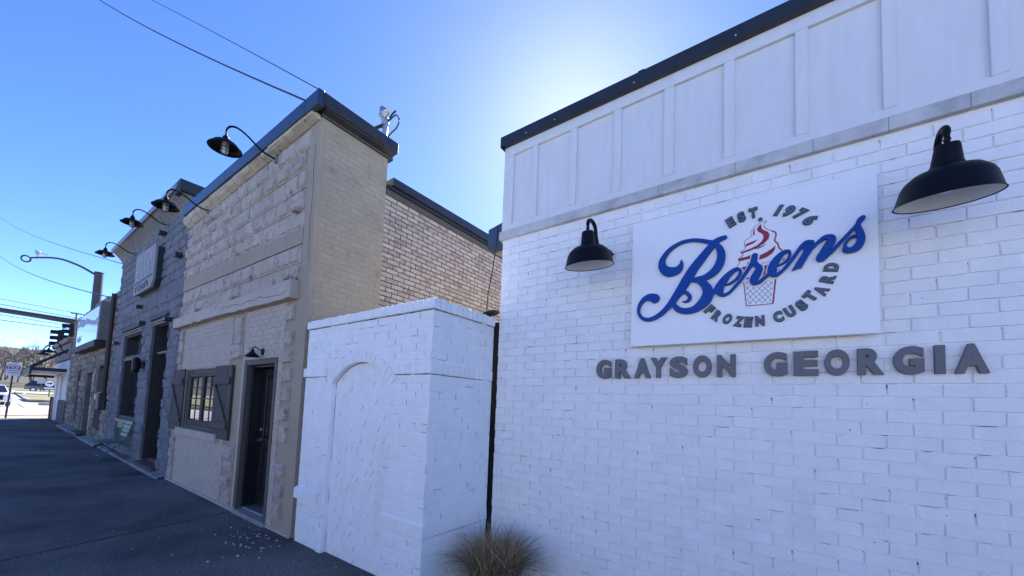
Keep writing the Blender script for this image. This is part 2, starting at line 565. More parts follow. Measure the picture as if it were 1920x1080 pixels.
RED_SHAPES = [[(-0.1454,2.9326),(-0.1590,2.9227),(-0.1711,2.9024),(-0.1645,2.8842),(-0.1483,2.8722),(-0.1348,2.8551),(-0.1322,2.8334),(-0.1430,2.8095),(-0.1701,2.7879),(-0.2031,2.7751),(-0.2648,2.7595),(-0.2625,2.7489),(-0.2142,2.7575),(-0.1593,2.7735),(-0.1216,2.7981),(-0.1029,2.8200),(-0.0975,2.8482),(-0.1080,2.8704),(-0.1321,2.8861),(-0.1428,2.9020)],[(-0.1866,2.7636),(-0.1485,2.7751),(-0.1152,2.7888),(-0.1404,2.7694),(-0.1647,2.7628)],[(-0.1931,2.8710),(-0.1920,2.8942),(-0.1798,2.9146),(-0.1837,2.8922),(-0.1821,2.8664),(-0.1887,2.8640)],[(-0.2422,2.7904),(-0.2337,2.8120),(-0.2031,2.8199),(-0.1646,2.8290),(-0.1893,2.8068),(-0.2198,2.7989)],[(-0.2841,2.7087),(-0.2732,2.7173),(-0.2309,2.7209),(-0.1987,2.7289),(-0.2114,2.7036),(-0.2590,2.6963),(-0.2772,2.6979)],[(-0.1649,2.6823),(-0.1605,2.7111),(-0.1164,2.7282),(-0.0847,2.7475),(-0.0648,2.7645),(-0.0691,2.7344),(-0.0848,2.7118),(-0.1165,2.6923)],[(-0.2675,2.6455),(-0.2534,2.6516),(-0.2187,2.6530),(-0.2298,2.6285),(-0.2561,2.5918)],[(-0.2309,2.6654),(-0.2170,2.6827),(-0.2131,2.6786),(-0.2226,2.6638)],[(-0.0982,2.6400),(-0.1326,2.6368),(-0.1354,2.5981),(-0.1435,2.5800),(-0.1608,2.5360),(-0.1142,2.5684),(-0.1009,2.5984)],[(-0.2365,2.5618),(-0.2337,2.5726),(-0.2132,2.5671),(-0.2132,2.5579)],[(-0.0179,2.6787),(-0.0271,2.6614),(-0.0242,2.6404),(-0.0120,2.6520)],[(-0.0515,2.5990),(-0.0407,2.5938),(-0.0434,2.5777),(-0.0531,2.5833)]]
RED_LINES = [[(-0.1131,2.9474,0.0027),(-0.1427,2.9431,0.0027),(-0.1754,2.9289,0.0027),(-0.1986,2.9039,0.0028),(-0.2058,2.8828,0.0028),(-0.1975,2.8581,0.0028)],[(-0.1975,2.8581,0.0028),(-0.2253,2.8471,0.0028),(-0.2422,2.8308,0.0028),(-0.2433,2.8021,0.0028),(-0.2393,2.7810,0.0028),(-0.2693,2.7618,0.0028)],[(-0.2693,2.7618,0.0040),(-0.2534,2.7436,0.0040),(-0.2568,2.7302,0.0040),(-0.2841,2.7114,0.0040)],[(-0.2841,2.7087,0.0034),(-0.2715,2.6900,0.0034),(-0.2932,2.6570,0.0034)],[(-0.1132,2.9461,0.0032),(-0.1298,2.9219,0.0032),(-0.1186,2.8960,0.0032),(-0.0843,2.8691,0.0032)],[(-0.0843,2.8691,0.0084),(-0.0644,2.8532,0.0083),(-0.0624,2.8300,0.0083),(-0.0688,2.7991,0.0083),(-0.0523,2.7727,0.0082),(-0.0457,2.7454,0.0082),(-0.0289,2.7219,0.0082)],[(-0.2505,2.5621,0.0056),(-0.2320,2.3732,0.0055)],[(-0.2343,2.3722,0.0061),(-0.0798,2.3692,0.0057)],[(-0.0657,2.5330,0.0093),(-0.0808,2.3694,0.0093)]]
BLUE_LINES = [[(-0.1568,2.6532,0.0027),(-0.1273,2.6553,0.0027),(-0.0981,2.6626,0.0026)],[(-0.1033,2.5316,0.0021),(-0.0802,2.4994,0.0021)],[(-0.1337,2.5336,0.0021),(-0.0832,2.4635,0.0021)],[(-0.1646,2.5356,0.0022),(-0.0862,2.4277,0.0021)],[(-0.1959,2.5377,0.0022),(-0.0893,2.3919,0.0021)],[(-0.2276,2.5398,0.0022),(-0.1112,2.3818,0.0021)],[(-0.2390,2.5139,0.0022),(-0.1414,2.3824,0.0021)],[(-0.2335,2.4653,0.0022),(-0.1719,2.3830,0.0022)],[(-0.2280,2.4169,0.0022),(-0.2029,2.3836,0.0022)],[(-0.2400,2.5226,0.0022),(-0.2223,2.5394,0.0022)],[(-0.2359,2.4866,0.0022),(-0.1833,2.5369,0.0022)],[(-0.2319,2.4508,0.0022),(-0.1450,2.5344,0.0021)],[(-0.2278,2.4151,0.0022),(-0.1074,2.5319,0.0021)],[(-0.2192,2.3840,0.0022),(-0.0783,2.5217,0.0021)],[(-0.1799,2.3832,0.0022),(-0.0819,2.4799,0.0021)],[(-0.1414,2.3824,0.0021),(-0.0854,2.4381,0.0021)],[(-0.1035,2.3817,0.0021),(-0.0889,2.3963,0.0021)]]
RING_LETTERS = [('E',-0.3282,2.9921,0.4257),('S',-0.2620,3.0136,0.2458),('T',-0.1917,3.0240,0.0616),('.',-0.1485,2.9920,-0.0551),('1',-0.0472,3.0016,-0.3213),('9',0.0119,2.9801,-0.4851),('7',0.0720,2.9451,-0.6644),('6',0.1194,2.8911,-0.8503),('F',-0.4581,2.3719,-0.8270),('R',-0.4101,2.3230,-0.6541),('O',-0.3456,2.2937,-0.4754),('Z',-0.2762,2.2690,-0.2847),('E',-0.2198,2.2589,-0.1355),('N',-0.1534,2.2607,0.0384),('C',-0.0517,2.2775,0.3112),('U',0.0106,2.3050,0.4912),('S',0.0707,2.3383,0.6712),('T',0.1152,2.3911,0.8519),('A',0.1689,2.4207,0.9962),('R',0.2016,2.4906,1.1895),('D',0.2203,2.5599,1.3703)]
TOWN_LETTERS = [('G',-1.2718,1.9630),('R',-1.1081,1.9672),('A',-0.9452,1.9689),('Y',-0.8218,1.9714),('S',-0.6735,1.9707),('O',-0.5103,1.9713),('N',-0.3559,1.9718),('G',-0.0660,1.9741),('E',0.0918,1.9733),('O',0.2449,1.9706),('R',0.3990,1.9708),('G',0.5602,1.9733),('I',0.6807,1.9724),('A',0.8013,1.9727)]

# ---------------------------------------------------------------- materials
M = {}
M['white_paint'] = mat('white_paint', (.87, .87, .86), (.82, .825, .82), 5.0, c3=(.72, .72, .70), scale3=1.3, thr3=(.58, .84), rough=.55, bump=.30, bscale=50, rand=.02, stretch=(1.6, 1.6, .8))
M['white_trim'] = mat('white_trim', (.73, .73, .72), (.69, .695, .69), 6.0, c3=(.62, .615, .585), scale3=1.6, thr3=(.58, .80), rough=.5, bump=.10, bscale=90, stretch=(3.0, 3.0, .45))
M['stained_ledge'] = mat('stained_ledge', (.60, .60, .59), (.47, .47, .47), 7.0, c3=(.33, .33, .335), scale3=5.0, thr3=(.50, .75), rough=.85, bump=.3, bscale=40)
M['black_metal'] = mat('black_metal', (.018, .019, .023), (.026, .027, .032), 6, rough=.42, bump=.03, bscale=30)
M['black_lamp'] = mat('black_lamp', (.003, .0032, .004), rough=.5, spec=.22)
M['lamp_white'] = mat('lamp_white', (.75, .74, .70), rough=.4)
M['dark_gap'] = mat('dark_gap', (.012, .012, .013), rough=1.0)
M['sign_white'] = mat('sign_white', (.88, .88, .88), (.86, .865, .87), 1.3, rough=.35, bump=.015, bscale=8)
M['sign_back'] = mat('sign_back', (.55, .50, .38), rough=.7)
M['blue_letter'] = mat('blue_letter', (.001, .055, .29), rough=.45, spec=.25)
M['red_print'] = mat('red_print', (.30, .012, .035), rough=.45)
M['navy_print'] = mat('navy_print', (.03, .045, .10), rough=.5)
M['slate_letter'] = mat('slate_letter', (.045, .065, .095), rough=.5)
M['slate_inlay'] = mat('slate_inlay', (.10, .135, .18), rough=.5)
M['grey_letter'] = mat('grey_letter', (.13, .135, .15), (.115, .12, .135), 9, rough=.5, bump=.08, bscale=60)
M['tan_paint'] = mat('tan_paint', (.46, .40, .335), (.39, .335, .275), 3.0, c3=(.17, .145, .12), scale3=7.0, thr3=(.55, .72), rough=.75, bump=.9, bscale=17, rand=.06)
M['tan_side'] = mat('tan_side', (.385, .32, .225), (.35, .29, .20), 3.0, c3=(.24, .20, .145), scale3=3.0, thr3=(.6, .78), rough=.75, bump=.35, bscale=40, rand=.03)
M['tan_light'] = mat('tan_light', (.47, .415, .345), (.42, .37, .305), 4.0, c3=(.30, .26, .2), scale3=3.0, thr3=(.6, .8), rough=.75, bump=.3, bscale=45, rand=.04)
M['tan_smooth'] = mat('tan_smooth', (.37, .305, .225), (.33, .275, .20), 2.5, rough=.8, bump=.25, bscale=30)
M['cornice_stone'] = mat('cornice_stone', (.58, .51, .39), (.46, .40, .30), 5.0, c3=(.16, .13, .10), scale3=6.0, thr3=(.62, .72), rough=.85, bump=.5, bscale=25)
M['brown_brick'] = palette('brown_brick', [(.30, .215, .155), (.41, .32, .245), (.49, .40, .31), (.34, .245, .18), (.44, .35, .27), (.53, .445, .35), (.38, .285, .215)], smear=(.54, .465, .375))
M['dark_mortar'] = mat('dark_mortar', (.055, .036, .032), (.04, .028, .026), 20, rough=.95, bump=.3)
M['grey_block'] = mat('grey_block', (.175, .185, .21), (.14, .15, .175), 4.0, c3=(.10, .105, .12), scale3=5, thr3=(.6, .75), rough=.85, bump=.8, bscale=22, rand=.10)
M['grey_mortar'] = mat('grey_mortar', (.15, .155, .17), (.11, .115, .13), 6, rough=.9, bump=.35)
M['grey_trim'] = mat('grey_trim', (.24, .23, .22), (.16, .155, .15), 7, rough=.85, bump=.4, bscale=30)
M['rubble'] = palette('rubble', [(.22, .19, .15), (.30, .265, .21), (.16, .14, .115), (.26, .22, .175), (.34, .30, .25)], bump=.5, bscale=25)
M['rubble_mortar'] = mat('rubble_mortar', (.20, .175, .145), (.14, .12, .10), 5, rough=.95, bump=.5, bscale=30)
M['dark_wood'] = mat('dark_wood', (.016, .014, .014), (.026, .023, .022), 4, rough=.6, stretch=(14, 14, 1), bump=.15, bscale=20)
M['shutter_wood'] = mat('shutter_wood', (.050, .044, .042), (.085, .075, .068), 3, rough=.75, stretch=(22, 22, 1.2), bump=.3, bscale=12, rand=.12)
M['brown_frame'] = mat('brown_frame', (.10, .085, .07), (.075, .063, .052), 5, rough=.65, stretch=(9, 9, 1), bump=.1)
M['black_door'] = mat('black_door', (.010, .010, .013), rough=.35)
M['interior_dark'] = mat('interior_dark', (.010, .010, .012), rough=1.0)
g = mat('window_glass', (.010, .012, .014), rough=.02, spec=.9, coat=1.0)
g.node_tree.nodes['Principled BSDF'].inputs['IOR'].default_value = 1.6
g.node_tree.nodes['Principled BSDF'].inputs['Coat Roughness'].default_value = .01
M['glass'] = g
M['steel'] = mat('steel', (.55, .55, .56), rough=.3, metal=1.0)
M['aluminium'] = mat('aluminium', (.50, .51, .53), (.40, .41, .43), 20, rough=.4, metal=.8)
M['concrete'] = mat('concrete', (.30, .29, .27), (.22, .215, .20), 5, c3=(.14, .135, .13), scale3=3, rough=.95, bump=.4, bscale=50)
M['walk'] = mat('dark_pavement', (.078, .074, .067), (.185, .175, .158), 42, c3=(.046, .045, .043), scale3=.65, thr3=(.42, .66), rough=.9, bump=.8, bscale=24, rand=.06)
M['asphalt'] = mat('asphalt', (.29, .287, .28), (.235, .233, .228), .6, c3=(.34, .335, .325), scale3=.2, rough=.95, bump=.3, bscale=30)
M['road_paint'] = mat('road_paint', (.75, .75, .73), (.6, .6, .58), 6, rough=.8)
M['paver'] = mat('paver', (.30, .20, .14), (.36, .26, .18), 2.0, rough=.95, bump=.3)
M['kerb'] = mat('kerb', (.34, .335, .32), (.24, .235, .225), 2, rough=.95, bump=.3)
M['dry_grass'] = mat('dry_grass', (.20, .175, .10), (.14, .14, .065), .5, c3=(.25, .21, .14), scale3=.12, rough=1.0, bump=.6, bscale=8)
M['leaf_litter'] = mat('leaf_litter', (.060, .050, .037), (.040, .042, .026), .25, c3=(.085, .068, .048), scale3=.07, rough=1.0, bump=.6, bscale=3)
M['bark'] = mat('bark', (.095, .080, .068), (.13, .115, .10), 3, rough=.95, bump=.4, bscale=20)
M['twig'] = mat('twig', (.115, .095, .080), (.15, .128, .11), 1.5, rough=.95)
M['straw'] = palette('straw', [(.34, .245, .115), (.46, .345, .18), (.17, .115, .055), (.56, .44, .26), (.27, .185, .09), (.12, .08, .04)], bump=0)
M['pot'] = mat('pot', (.014, .014, .016), rough=.5)
M['pole_steel'] = mat('pole_steel', (.035, .035, .04), (.05, .05, .055), 3, rough=.5, metal=.2)
M['cable'] = mat('cable', (.02, .02, .022), rough=.7)
M['chair_green'] = mat('chair_green', (.055, .12, .075), (.045, .095, .06), 6, rough=.5)
M['slat_green'] = mat('slat_green', (.17, .30, .19), (.13, .24, .15), 8, rough=.5)
M['siding'] = mat('siding', (.60, .62, .66), (.54, .56, .60), 2, rough=.6)
M['storefront_stone'] = mat('storefront_stone', (.13, .125, .13), (.09, .085, .09), 6, rough=.9, bump=.5, bscale=18)
M['rust_brick'] = mat('rust_brick', (.24, .085, .055), (.17, .06, .045), 8, rough=.9, bump=.3)
M['grey_wood'] = mat('grey_wood', (.20, .195, .19), (.15, .145, .14), 4, rough=.8, bump=.2)
M['sign_print'] = mat('sign_print', (.22, .21, .27), rough=.4)
M['stop_red'] = mat('stop_red', (.42, .010, .05), rough=.4)
M['car_white'] = mat('car_white', (.80, .80, .80), rough=.25, coat=.8)
M['car_dark'] = mat('car_dark', (.03, .03, .035), rough=.3, coat=.8)
M['rubber'] = mat('rubber', (.015, .015, .015), rough=.9)
M['lens'] = mat('lens', (.6, .6, .62), rough=.1)
M['chip'] = palette('stone_chips', [(.44, .42, .38), (.32, .30, .27), (.52, .50, .46), (.25, .235, .21)], bump=.3)
M['panel_cream'] = mat('panel_cream', (.36, .31, .25), (.30, .26, .21), 5, rough=.8, bump=.2)
M['panel_green'] = mat('panel_green', (.035, .06, .05), (.05, .075, .06), 5, rough=.7)
M['sign_board_grey'] = mat('carved_board', (.30, .30, .305), (.25, .25, .26), 5, rough=.75, bump=.15, bscale=30)
M['carved'] = mat('carved_letter', (.42, .45, .49), rough=.7)
M['carved_dark'] = mat('carved_dark', (.08, .09, .11), rough=.7)

# ---------------------------------------------------------------- ground
def sheet(name, xs, ys, dz, m, kind='structure', rough=None):
    mb = MB()
    vs = [(x, y, gz(x) + dz + (rough(x, y) if rough else 0)) for x in xs for y in ys]
    n = len(ys)
    fs = [(i*n + j, (i+1)*n + j, (i+1)*n + j + 1, i*n + j + 1) for i in range(len(xs) - 1) for j in range(n - 1)]
    mb.add(vs, fs)
    o = mb.build(name, m)
    o['kind'] = kind
    return o

def frange(a, b, n): return [a + (b - a) * i / n for i in range(n + 1)]

xs_all = [-900, -420, -300, -230, -190, -165, -150, -140, -130, -122, -116, -110, -100, -90, -80, -70, -60, -50, -40, -31, -20, -9.5, 0, 40, 120, 400]
hill = lambda x, y: (1.2 * math.sin(x * .05 + y * .03) + .8 * math.sin(y * .11)) * min(1, max(0, (-x - 110) / 40))
sheet('terrain', xs_all, [-900, -200, -60, -30, -12, -9.2, -4, 0, 6, 14, 26, 40, 60, 120, 400, 900], -0.16, M['leaf_litter'], rough=hill)
sheet('roadside_lawn', [-110, -95, -80, -70, -58], [2.9, 4, 6, 9, 14, 24], -0.03, M['dry_grass'], rough=lambda x, y: .25 * max(0, min(1, (y - 6) / 6)))
sheet('far_lawn', [-110, -80, -50, -30, -10, 10, 40], [-60, -40, -25, -14, -11.2], -0.02, M['dry_grass'])
sheet('road', [-110, -95, -80, -70, -60, -50, -40, -30.6, -20, -9.5, 0, 20, 60], [-9.2, -6, -3, -.62], -0.13, M['asphalt'])
sheet('cross_street', [-58, -50, -40, -36, -33, -30.6], [-.62, 3, 8, 14, 30, 60], -0.13, M['asphalt'])
sheet('far_road', [-110, -95, -80, -70, -60, -58], [-.62, 1, 2.9], -0.128, M['asphalt'])
sheet('side_road', [-92, -88, -82, -78], [2.9, 6, 12, 30], -0.018, M['asphalt'])
sheet('crosswalk', [-36.0, -34, -32, -30.9], [-.5, 2, 5, 9], -0.122, M['paver'])
mb = MB()
for x0, x1, y0, y1 in [(-36.4, -36.1, -.5, 9), (-33.2, -33.0, -.5, 9), (-31.3, -31.1, -.5, 9), (-37.6, -37.1, 2.2, 9)]:
    mb.add([(x0, y0, gz(x0) - .115), (x1, y0, gz(x1) - .115), (x1, y1, gz(x1) - .115), (x0, y1, gz(x0) - .115)], [(0, 1, 2, 3)])
for x0, x1, y0, y1 in [(-57, -46, 2.2, 2.35), (-75, -60, 2.15, 2.28), (-92, -79, 2.1, 2.22), (-57, -38, -4.0, -3.88), (-110, -60, -4.0, -3.88), (-28, 50, -4.65, -4.53), (-28, 50, -4.95, -4.83)]:
    mb.add([(x0, y0, gz(x0) - .112), (x1, y0, gz(x1) - .112), (x1, y1, gz(x1) - .112), (x0, y1, gz(x0) - .112)], [(0, 1, 2, 3)])
o = mb.build('road_markings', M['road_paint']); o['kind'] = 'structure'

# pavement cut into slabs; the joint in the foreground is a real groove
pave = bpy.data.objects.new('pavement', None); COL.objects.link(pave); pave['kind'] = 'structure'
edges = [60, 40, 24, 12, 6.0, 2.4, -1.75, -5.97, -10.2, -14.4, -18.6, -22.8, -26.8, -30.6]
for i in range(len(edges) - 1):
    a, b = edges[i], edges[i + 1]
    mb = MB()
    g0, skew = .019, .15
    for (ya, yb) in ((-.42, 2.9),):
        vs = []
        for y in (ya, yb, 9.0 if a > -2 else 3.3):
            for x in (a - g0, b + g0):
                xx = x + (y - .24) * -.22 * (1 if -30 < x < 20 else 0)
                vs.append((xx, y, gz(xx)))
        vs += [(x, y, z - .1) for x, y, z in vs]
        mb.add(vs, [(0, 1, 3, 2), (2, 3, 5, 4), (0, 6, 7, 1), (2, 8, 6, 0), (1, 7, 9, 3), (4, 10, 8, 2), (3, 9, 11, 5), (5, 11, 10, 4)])
    mb.build('paving_slab', M['walk'], pave)
    kb = MB()
    kb.add([(x, y, gz(x) + z) for x in (a - g0, b + g0) for y, z in ((-.62, -.14), (-.60, -.01), (-.58, 0.0), (-.435, 0.0), (-.435, -.14))],
           [(0, 5, 6, 1), (1, 6, 7, 2), (2, 7, 8, 3), (3, 8, 9, 4), (0, 1, 2, 3, 4), (9, 8, 7, 6, 5)])
    kb.build('kerb', M['kerb'], pave)
sheet('pavement_bed', [-30.6, -20, -9.5, 0, 60], [-.45, 9], -0.045, M['dark_gap'])

# kerbed islands on the far side of the crossing
def kerb_line(pts, h=.15, w=.18):
    mb = MB()
    for (xa, ya), (xb, yb) in zip(pts, pts[1:]):
        dx, dy = xb - xa, yb - ya; L = math.hypot(dx, dy); nx, ny = -dy / L * w, dx / L * w
        za, zb = gz(xa) - .13, gz(xb) - .13
        mb.add([(xa, ya, za), (xb, yb, zb), (xb, yb, zb + h), (xa, ya, za + h), (xa + nx, ya + ny, za), (xb + nx, yb + ny, zb), (xb + nx, yb + ny, zb + h), (xa + nx, ya + ny, za + h)],
               [(0, 1, 2, 3), (4, 7, 6, 5), (3, 2, 6, 7), (0, 3, 7, 4), (1, 5, 6, 2)])
    o = mb.build('kerb', M['kerb']); o['kind'] = 'structure'
    return o
kerb_line([(-64, 2.75), (-58.3, 2.9), (-57.6, 4.2), (-57.4, 9), (-57.4, 26)], h=.24)
kerb_line([(-52.9, 3.2), (-52.3, 3.6), (-52.0, 8), (-52.0, 20)], h=.2)
kerb_line([(-78, 3.4), (-79, 3.1), (-86, 3.0), (-94, 2.9)], h=.24)
kerb_line([(-77.8, 3.6), (-76.5, 8), (-76, 20)], h=.2)
sheet('traffic_island', [-64, -60.5, -57.7], [3.0, 6, 9, 26], .03, M['dry_grass'])

# ---------------------------------------------------------------- white custard shop
WA = 3.124
shop = thing('custard_shop', 'white painted brick shop with a board and batten parapet and black roof edge', 'building', (-2.44, 3.124, 0))
mb = MB(); mb.box(-2.44, WA, -.05, 4.2, 13, 4.40); mb.build('wall', M['white_paint'], shop)
WBR = [brick_mesh('shop_brick', M['white_paint'], .2125, .0712, .0085, .0030, .0012, s) for s in range(8)]
shop_cut = lambda z: [(-2.44, 1.9)]
RH = .0757; Z0 = .923 - 12 * RH
br = bond(shop_cut, Z0, 44, RH, .2235, .577, .0075, jl=.006, seed=4)
br = [b for b in br if b[1] + RH / 2 < 3.36]
lay('brick', shop, br, WBR, (.2125, .0712), 'front', WA, 300, M['white_paint'], 'brickwork')
# unpainted pits at the heads of the upright joints and along some bed joints
rnd = random.Random(3)
mb = MB()
for u, z, l, h in br:
    if rnd.random() < .34:
        x = u + l / 2 + rnd.uniform(-.002, .005); zz = z + h / 2 - rnd.uniform(0, .012); s = rnd.uniform(.0016, .0036); hh = rnd.choice([1, 1.2, 2.5, 4.5])
        mb.add([(x - s, WA - .0046, zz), (x + s * .6, WA - .0046, zz + s), (x + s, WA - .0046, zz - s), (x + s * .3, WA - .0046, zz - s * 2 * hh), (x - s * .8, WA - .0046, zz - s * hh)], [(0, 4, 3, 2, 1)])
    if rnd.random() < .18:
        x = u + rnd.uniform(-.08, .06); w_ = rnd.uniform(.02, .10); zz = z - h / 2 - .001; t = rnd.uniform(.0008, .0020)
        mb.add([(x, WA - .0088, zz), (x + w_, WA - .0088, zz + t * .3), (x + w_, WA - .0088, zz - t), (x + w_ * .4, WA - .0088, zz - t * 1.6)], [(0, 3, 2, 1)])
    if rnd.random() < .06:
        x = u + rnd.uniform(-.09, .09); zz = z + rnd.uniform(-.03, .03); s = rnd.uniform(.002, .0045)
        mb.add([(x + s * math.cos(a), WA - .0092, zz + s * math.sin(a)) for a in (0, -1.1, -2.2, -3.3, -4.4, -5.4)], [(0, 1, 2, 3, 4, 5)])
mb.build('mortar_pits', M['dark_gap'], shop, kind='stuff')
# stained ledge, rails, panels, battens
rnd = random.Random(8)
x = -2.47
while x < 4.2:
    L = rnd.uniform(.30, .62); mb = MB(); mb.bbox(x, 3.085 + rnd.uniform(-.0012, .0012), 3.366, min(x + L - .0012, 4.2), 3.16, 3.4535, .003)
    mb.build('ledge_brick', M['stained_ledge'], shop); x += L
FP = 3.098
mb = MB(); mb.box(-2.442, 3.127, 3.454, 4.2, 3.2, 4.39); mb.build('parapet_sheathing', M['white_trim'], shop)
mb = MB(); mb.bbox(-2.442, FP, 3.456, 4.2, 3.1265, 3.516, .003); mb.build('bottom_rail', M['white_trim'], shop)
mb = MB(); mb.bbox(-2.442, FP, 4.268, 4.2, 3.1265, 4.372, .003); mb.build('top_rail', M['white_trim'], shop)
mb = MB(); mb.bbox(-2.444, FP - .001, 3.5165, -2.326, 3.1265, 4.2675, .003); mb.box(-2.446, 3.10, 3.457, -2.4405, 3.22, 4.371); mb.build('corner_board', M['white_trim'], shop)
px = [(-2.326, -2.096), (-2.029, -1.665), (-1.598, -1.239), (-1.171, -.812), (-.737, -.382), (-.311, .049), (.12, .482), (.546, .911), (.978, 1.34), (1.41, 1.77), (1.84, 2.2)]
for i, (a, b) in enumerate(px):
    mb = MB(); mb.box(a - .002, 3.1235, 3.517, b + .002, 3.1285, 4.267); mb.build('panel', M['white_trim'], shop)
    if i + 1 < len(px):
        mb = MB(); mb.bbox(b, FP, 3.517, px[i + 1][0], 3.1265, 4.267, .003); mb.build('batten', M['white_trim'], shop)
mb = MB(); mb.bbox(-2.485, 3.055, 4.368, 4.3, 3.6, 4.49, .008); mb.box(-2.485, 3.6, 4.368, -2.2, 13, 4.49)
mb.add([(-2.47, 3.056, 4.372), (-2.47, 3.3, 4.372), (-2.44, 3.3, 4.33), (-2.44, 3.075, 4.33)], [(0, 1, 2, 3)]); mb.build('roof_edge', M['black_metal'], shop)
mb = MB()
for x in (-2.15, -1.82, -1.05, -.3, .45):
    mb.lathe([(.0, -.008), (.007, -.006), (.008, 0)], (x, 3.055, 4.405), 8, 'y')
mb.build('screw', M['steel'], shop)
for x in (-1.02, .98):
    mb = MB(); mb.bbox(x, 3.0525, 4.366, x + .055, 3.2, 4.4925, .004); mb.build('flashing_lap', M['black_metal'], shop)
mb = MB(); mb.box(-2.62, 3.135, -.02, -2.4412, 3.26, 2.50); mb.build('gap_sun_blocker', M['dark_gap'], shop)  # black box added in the gap to block sun leaking through

# the sign board
BF = 3.05
sb = thing('sign_board', 'large white sign board with blue script lettering and a red custard cone', 'sign', (-.3, 3.08, 2.64))
mb = MB(); mb.bbox(-1.034, BF, 2.134, .440, 3.082, 3.140, .002)
# the top edge follows the board as it hangs, a touch higher on its left
mb.v = [(x, y, z + (.021 - .028 * (x + 1.034) if z > 3 else (.005 - .0072 * (x + 1.034)))) for x, y, z in mb.v]
mb.build('board', M['sign_white'], sb)
mb = MB(); mb.box(-1.022, 3.083, 2.150, .428, 3.118, 3.125); mb.build('backing_frame', M['sign_back'], sb)
em = MB()
for shp in RED_SHAPES: em.prism(shp, BF - .0020, BF + .001)
for ln in RED_LINES: stroke(em, ln, BF - .0016, BF + .001, sub=5 if len(ln) > 2 else 1, round_ends=False)
em.build('cone_emblem', M['red_print'], sb)
em = MB()
for k, ln in enumerate(BLUE_LINES): stroke(em, ln, BF - .0010 - .00002 * k, BF + .001, sub=1, round_ends=False)
em.build('cone_lattice', M['navy_print'], sb)
em = MB()
for k, s in enumerate(SCRIPT_STROKES):
    if k in (3, 4, 5, 6): stroke(em, s, BF - .0026 - .0004 * k, BF + .001, grow=.0085, rise=.0003)
em.build('white_outline', M['sign_white'], sb)
em = MB()
for k, s in enumerate(SCRIPT_STROKES): stroke(em, s, BF - .0210 - .0009 * k, BF - .0050, grow=-.0010, chamfer=.0012, rise=.0008)
em.prism(N_STEM, BF - .0204, BF - .0050)
em.build('script_lettering', M['blue_letter'], sb)
cache = {}
for ch, x, z, rot in RING_LETTERS:
    it = ch in '1976'
    key = ch
    if key not in cache:
        cache[key] = letter_mesh(ch, .090 if it else .088, .010, M['slate_letter'], bold=.0062, bevel=.0012, shear=.22 if it else 0, inlay=(M['slate_inlay'], .0058))
    me = cache[key]
    ww = max(v.co.x for v in me.vertices) - min(v.co.x for v in me.vertices)
    piece('letter', me, sb, (x, BF, z), (0, -rot, 0), (min(1.0, (.060 if it else .054) / ww), 1, 1))
tw = thing('wall_lettering', 'grey raised capital letters spelling a town and state below the white sign', 'lettering', (-.25, 3.12, 1.97))
TOWN = [('G', -1.276, .129), ('R', -1.109, .130), ('A', -.950, .127), ('Y', -.826, .122), ('S', -.677, .129), ('O', -.514, .124), ('N', -.359, .117),
        ('G', -.069, .132), ('E', .092, .128), ('O', .245, .121), ('R', .399, .119), ('G', .559, .125), ('I', .682, .040), ('A', .799, .123)]
for ch, x, w_ in TOWN:
    key = ch + '_'
    if key not in cache: cache[key] = letter_mesh(ch, .199, .030, M['grey_letter'], bold=.0105, bevel=.0015)
    me = cache[key]
    ww = max(v.co.x for v in me.vertices) - min(v.co.x for v in me.vertices)
    piece('letter', me, tw, (x, 3.115, 1.9705), scale=(w_ / ww, 1, 1))

# barn lights
def barn_light(label, x, z):
    t = thing('barn_light', label, 'wall lamp', group='barn lights over the white sign')
    mb = MB(); mb.lathe([(.0, .268), (.043, .268), (.047, .258), (.058, .180), (.066, .160), (.078, .150), (.120, .140), (.152, .112), (.168, .085), (.190, .006), (.196, 0), (.192, -.002), (.1885, .003)], n=40)
    sh = mb.build('lamp_shade', M['black_lamp'], t, True)
    mb = MB(); mb.lathe([(.1885, .003), (.165, .080), (.149, .106), (.118, .133), (.05, .142), (0, .142)], n=40); mb.build('reflector', M['lamp_white'], sh, True)
    mb = MB(); mb.lathe([(0, .035), (.02, .04), (.032, .065), (.030, .09), (.016, .12), (.016, .142)], n=16); mb.build('bulb', M['lamp_white'], sh, True)
    for part in t.children:      # the shade leans so that it throws its light on the wall
        part.matrix_local = Matrix.Translation((0, 0, .262)) @ Matrix.Rotation(R_(10), 4, 'X') @ Matrix.Translation((0, 0, -.262))
    pts = [(0, 0, .262), (0, 0, .33)]
    for k in range(1, 9):
        a = math.pi * k / 9
        pts.append((0, .075 - .075 * math.cos(a), .33 + .055 * math.sin(a)))
    pts += [(0, .158, .30), (0, .19, .24), (0, .25, .205), (0, .36, .20)]
    mb = MB(); mb.tube(curve_points(pts, 2), .0155, 12); mb.build('arm', M['black_lamp'], t, True)
    mb = MB(); mb.lathe([(0, .34), (.03, .34), (.05, .348), (.062, .365), (.062, .383), (0, .383)], (0, 0, .20), 28, 'y')
    mb.tube([(.062, .372, .205), (.078, .366, .198)], .006, 6)
    mb.build('wall_plate', M['black_lamp'], t, True)
    t.location = (x, 2.735, z)
    return t
barn_light('black barn light on the white wall at the left of the sign', -1.289, 2.762)
barn_light('black barn light on the white wall at the right of the sign', .652, 2.735)

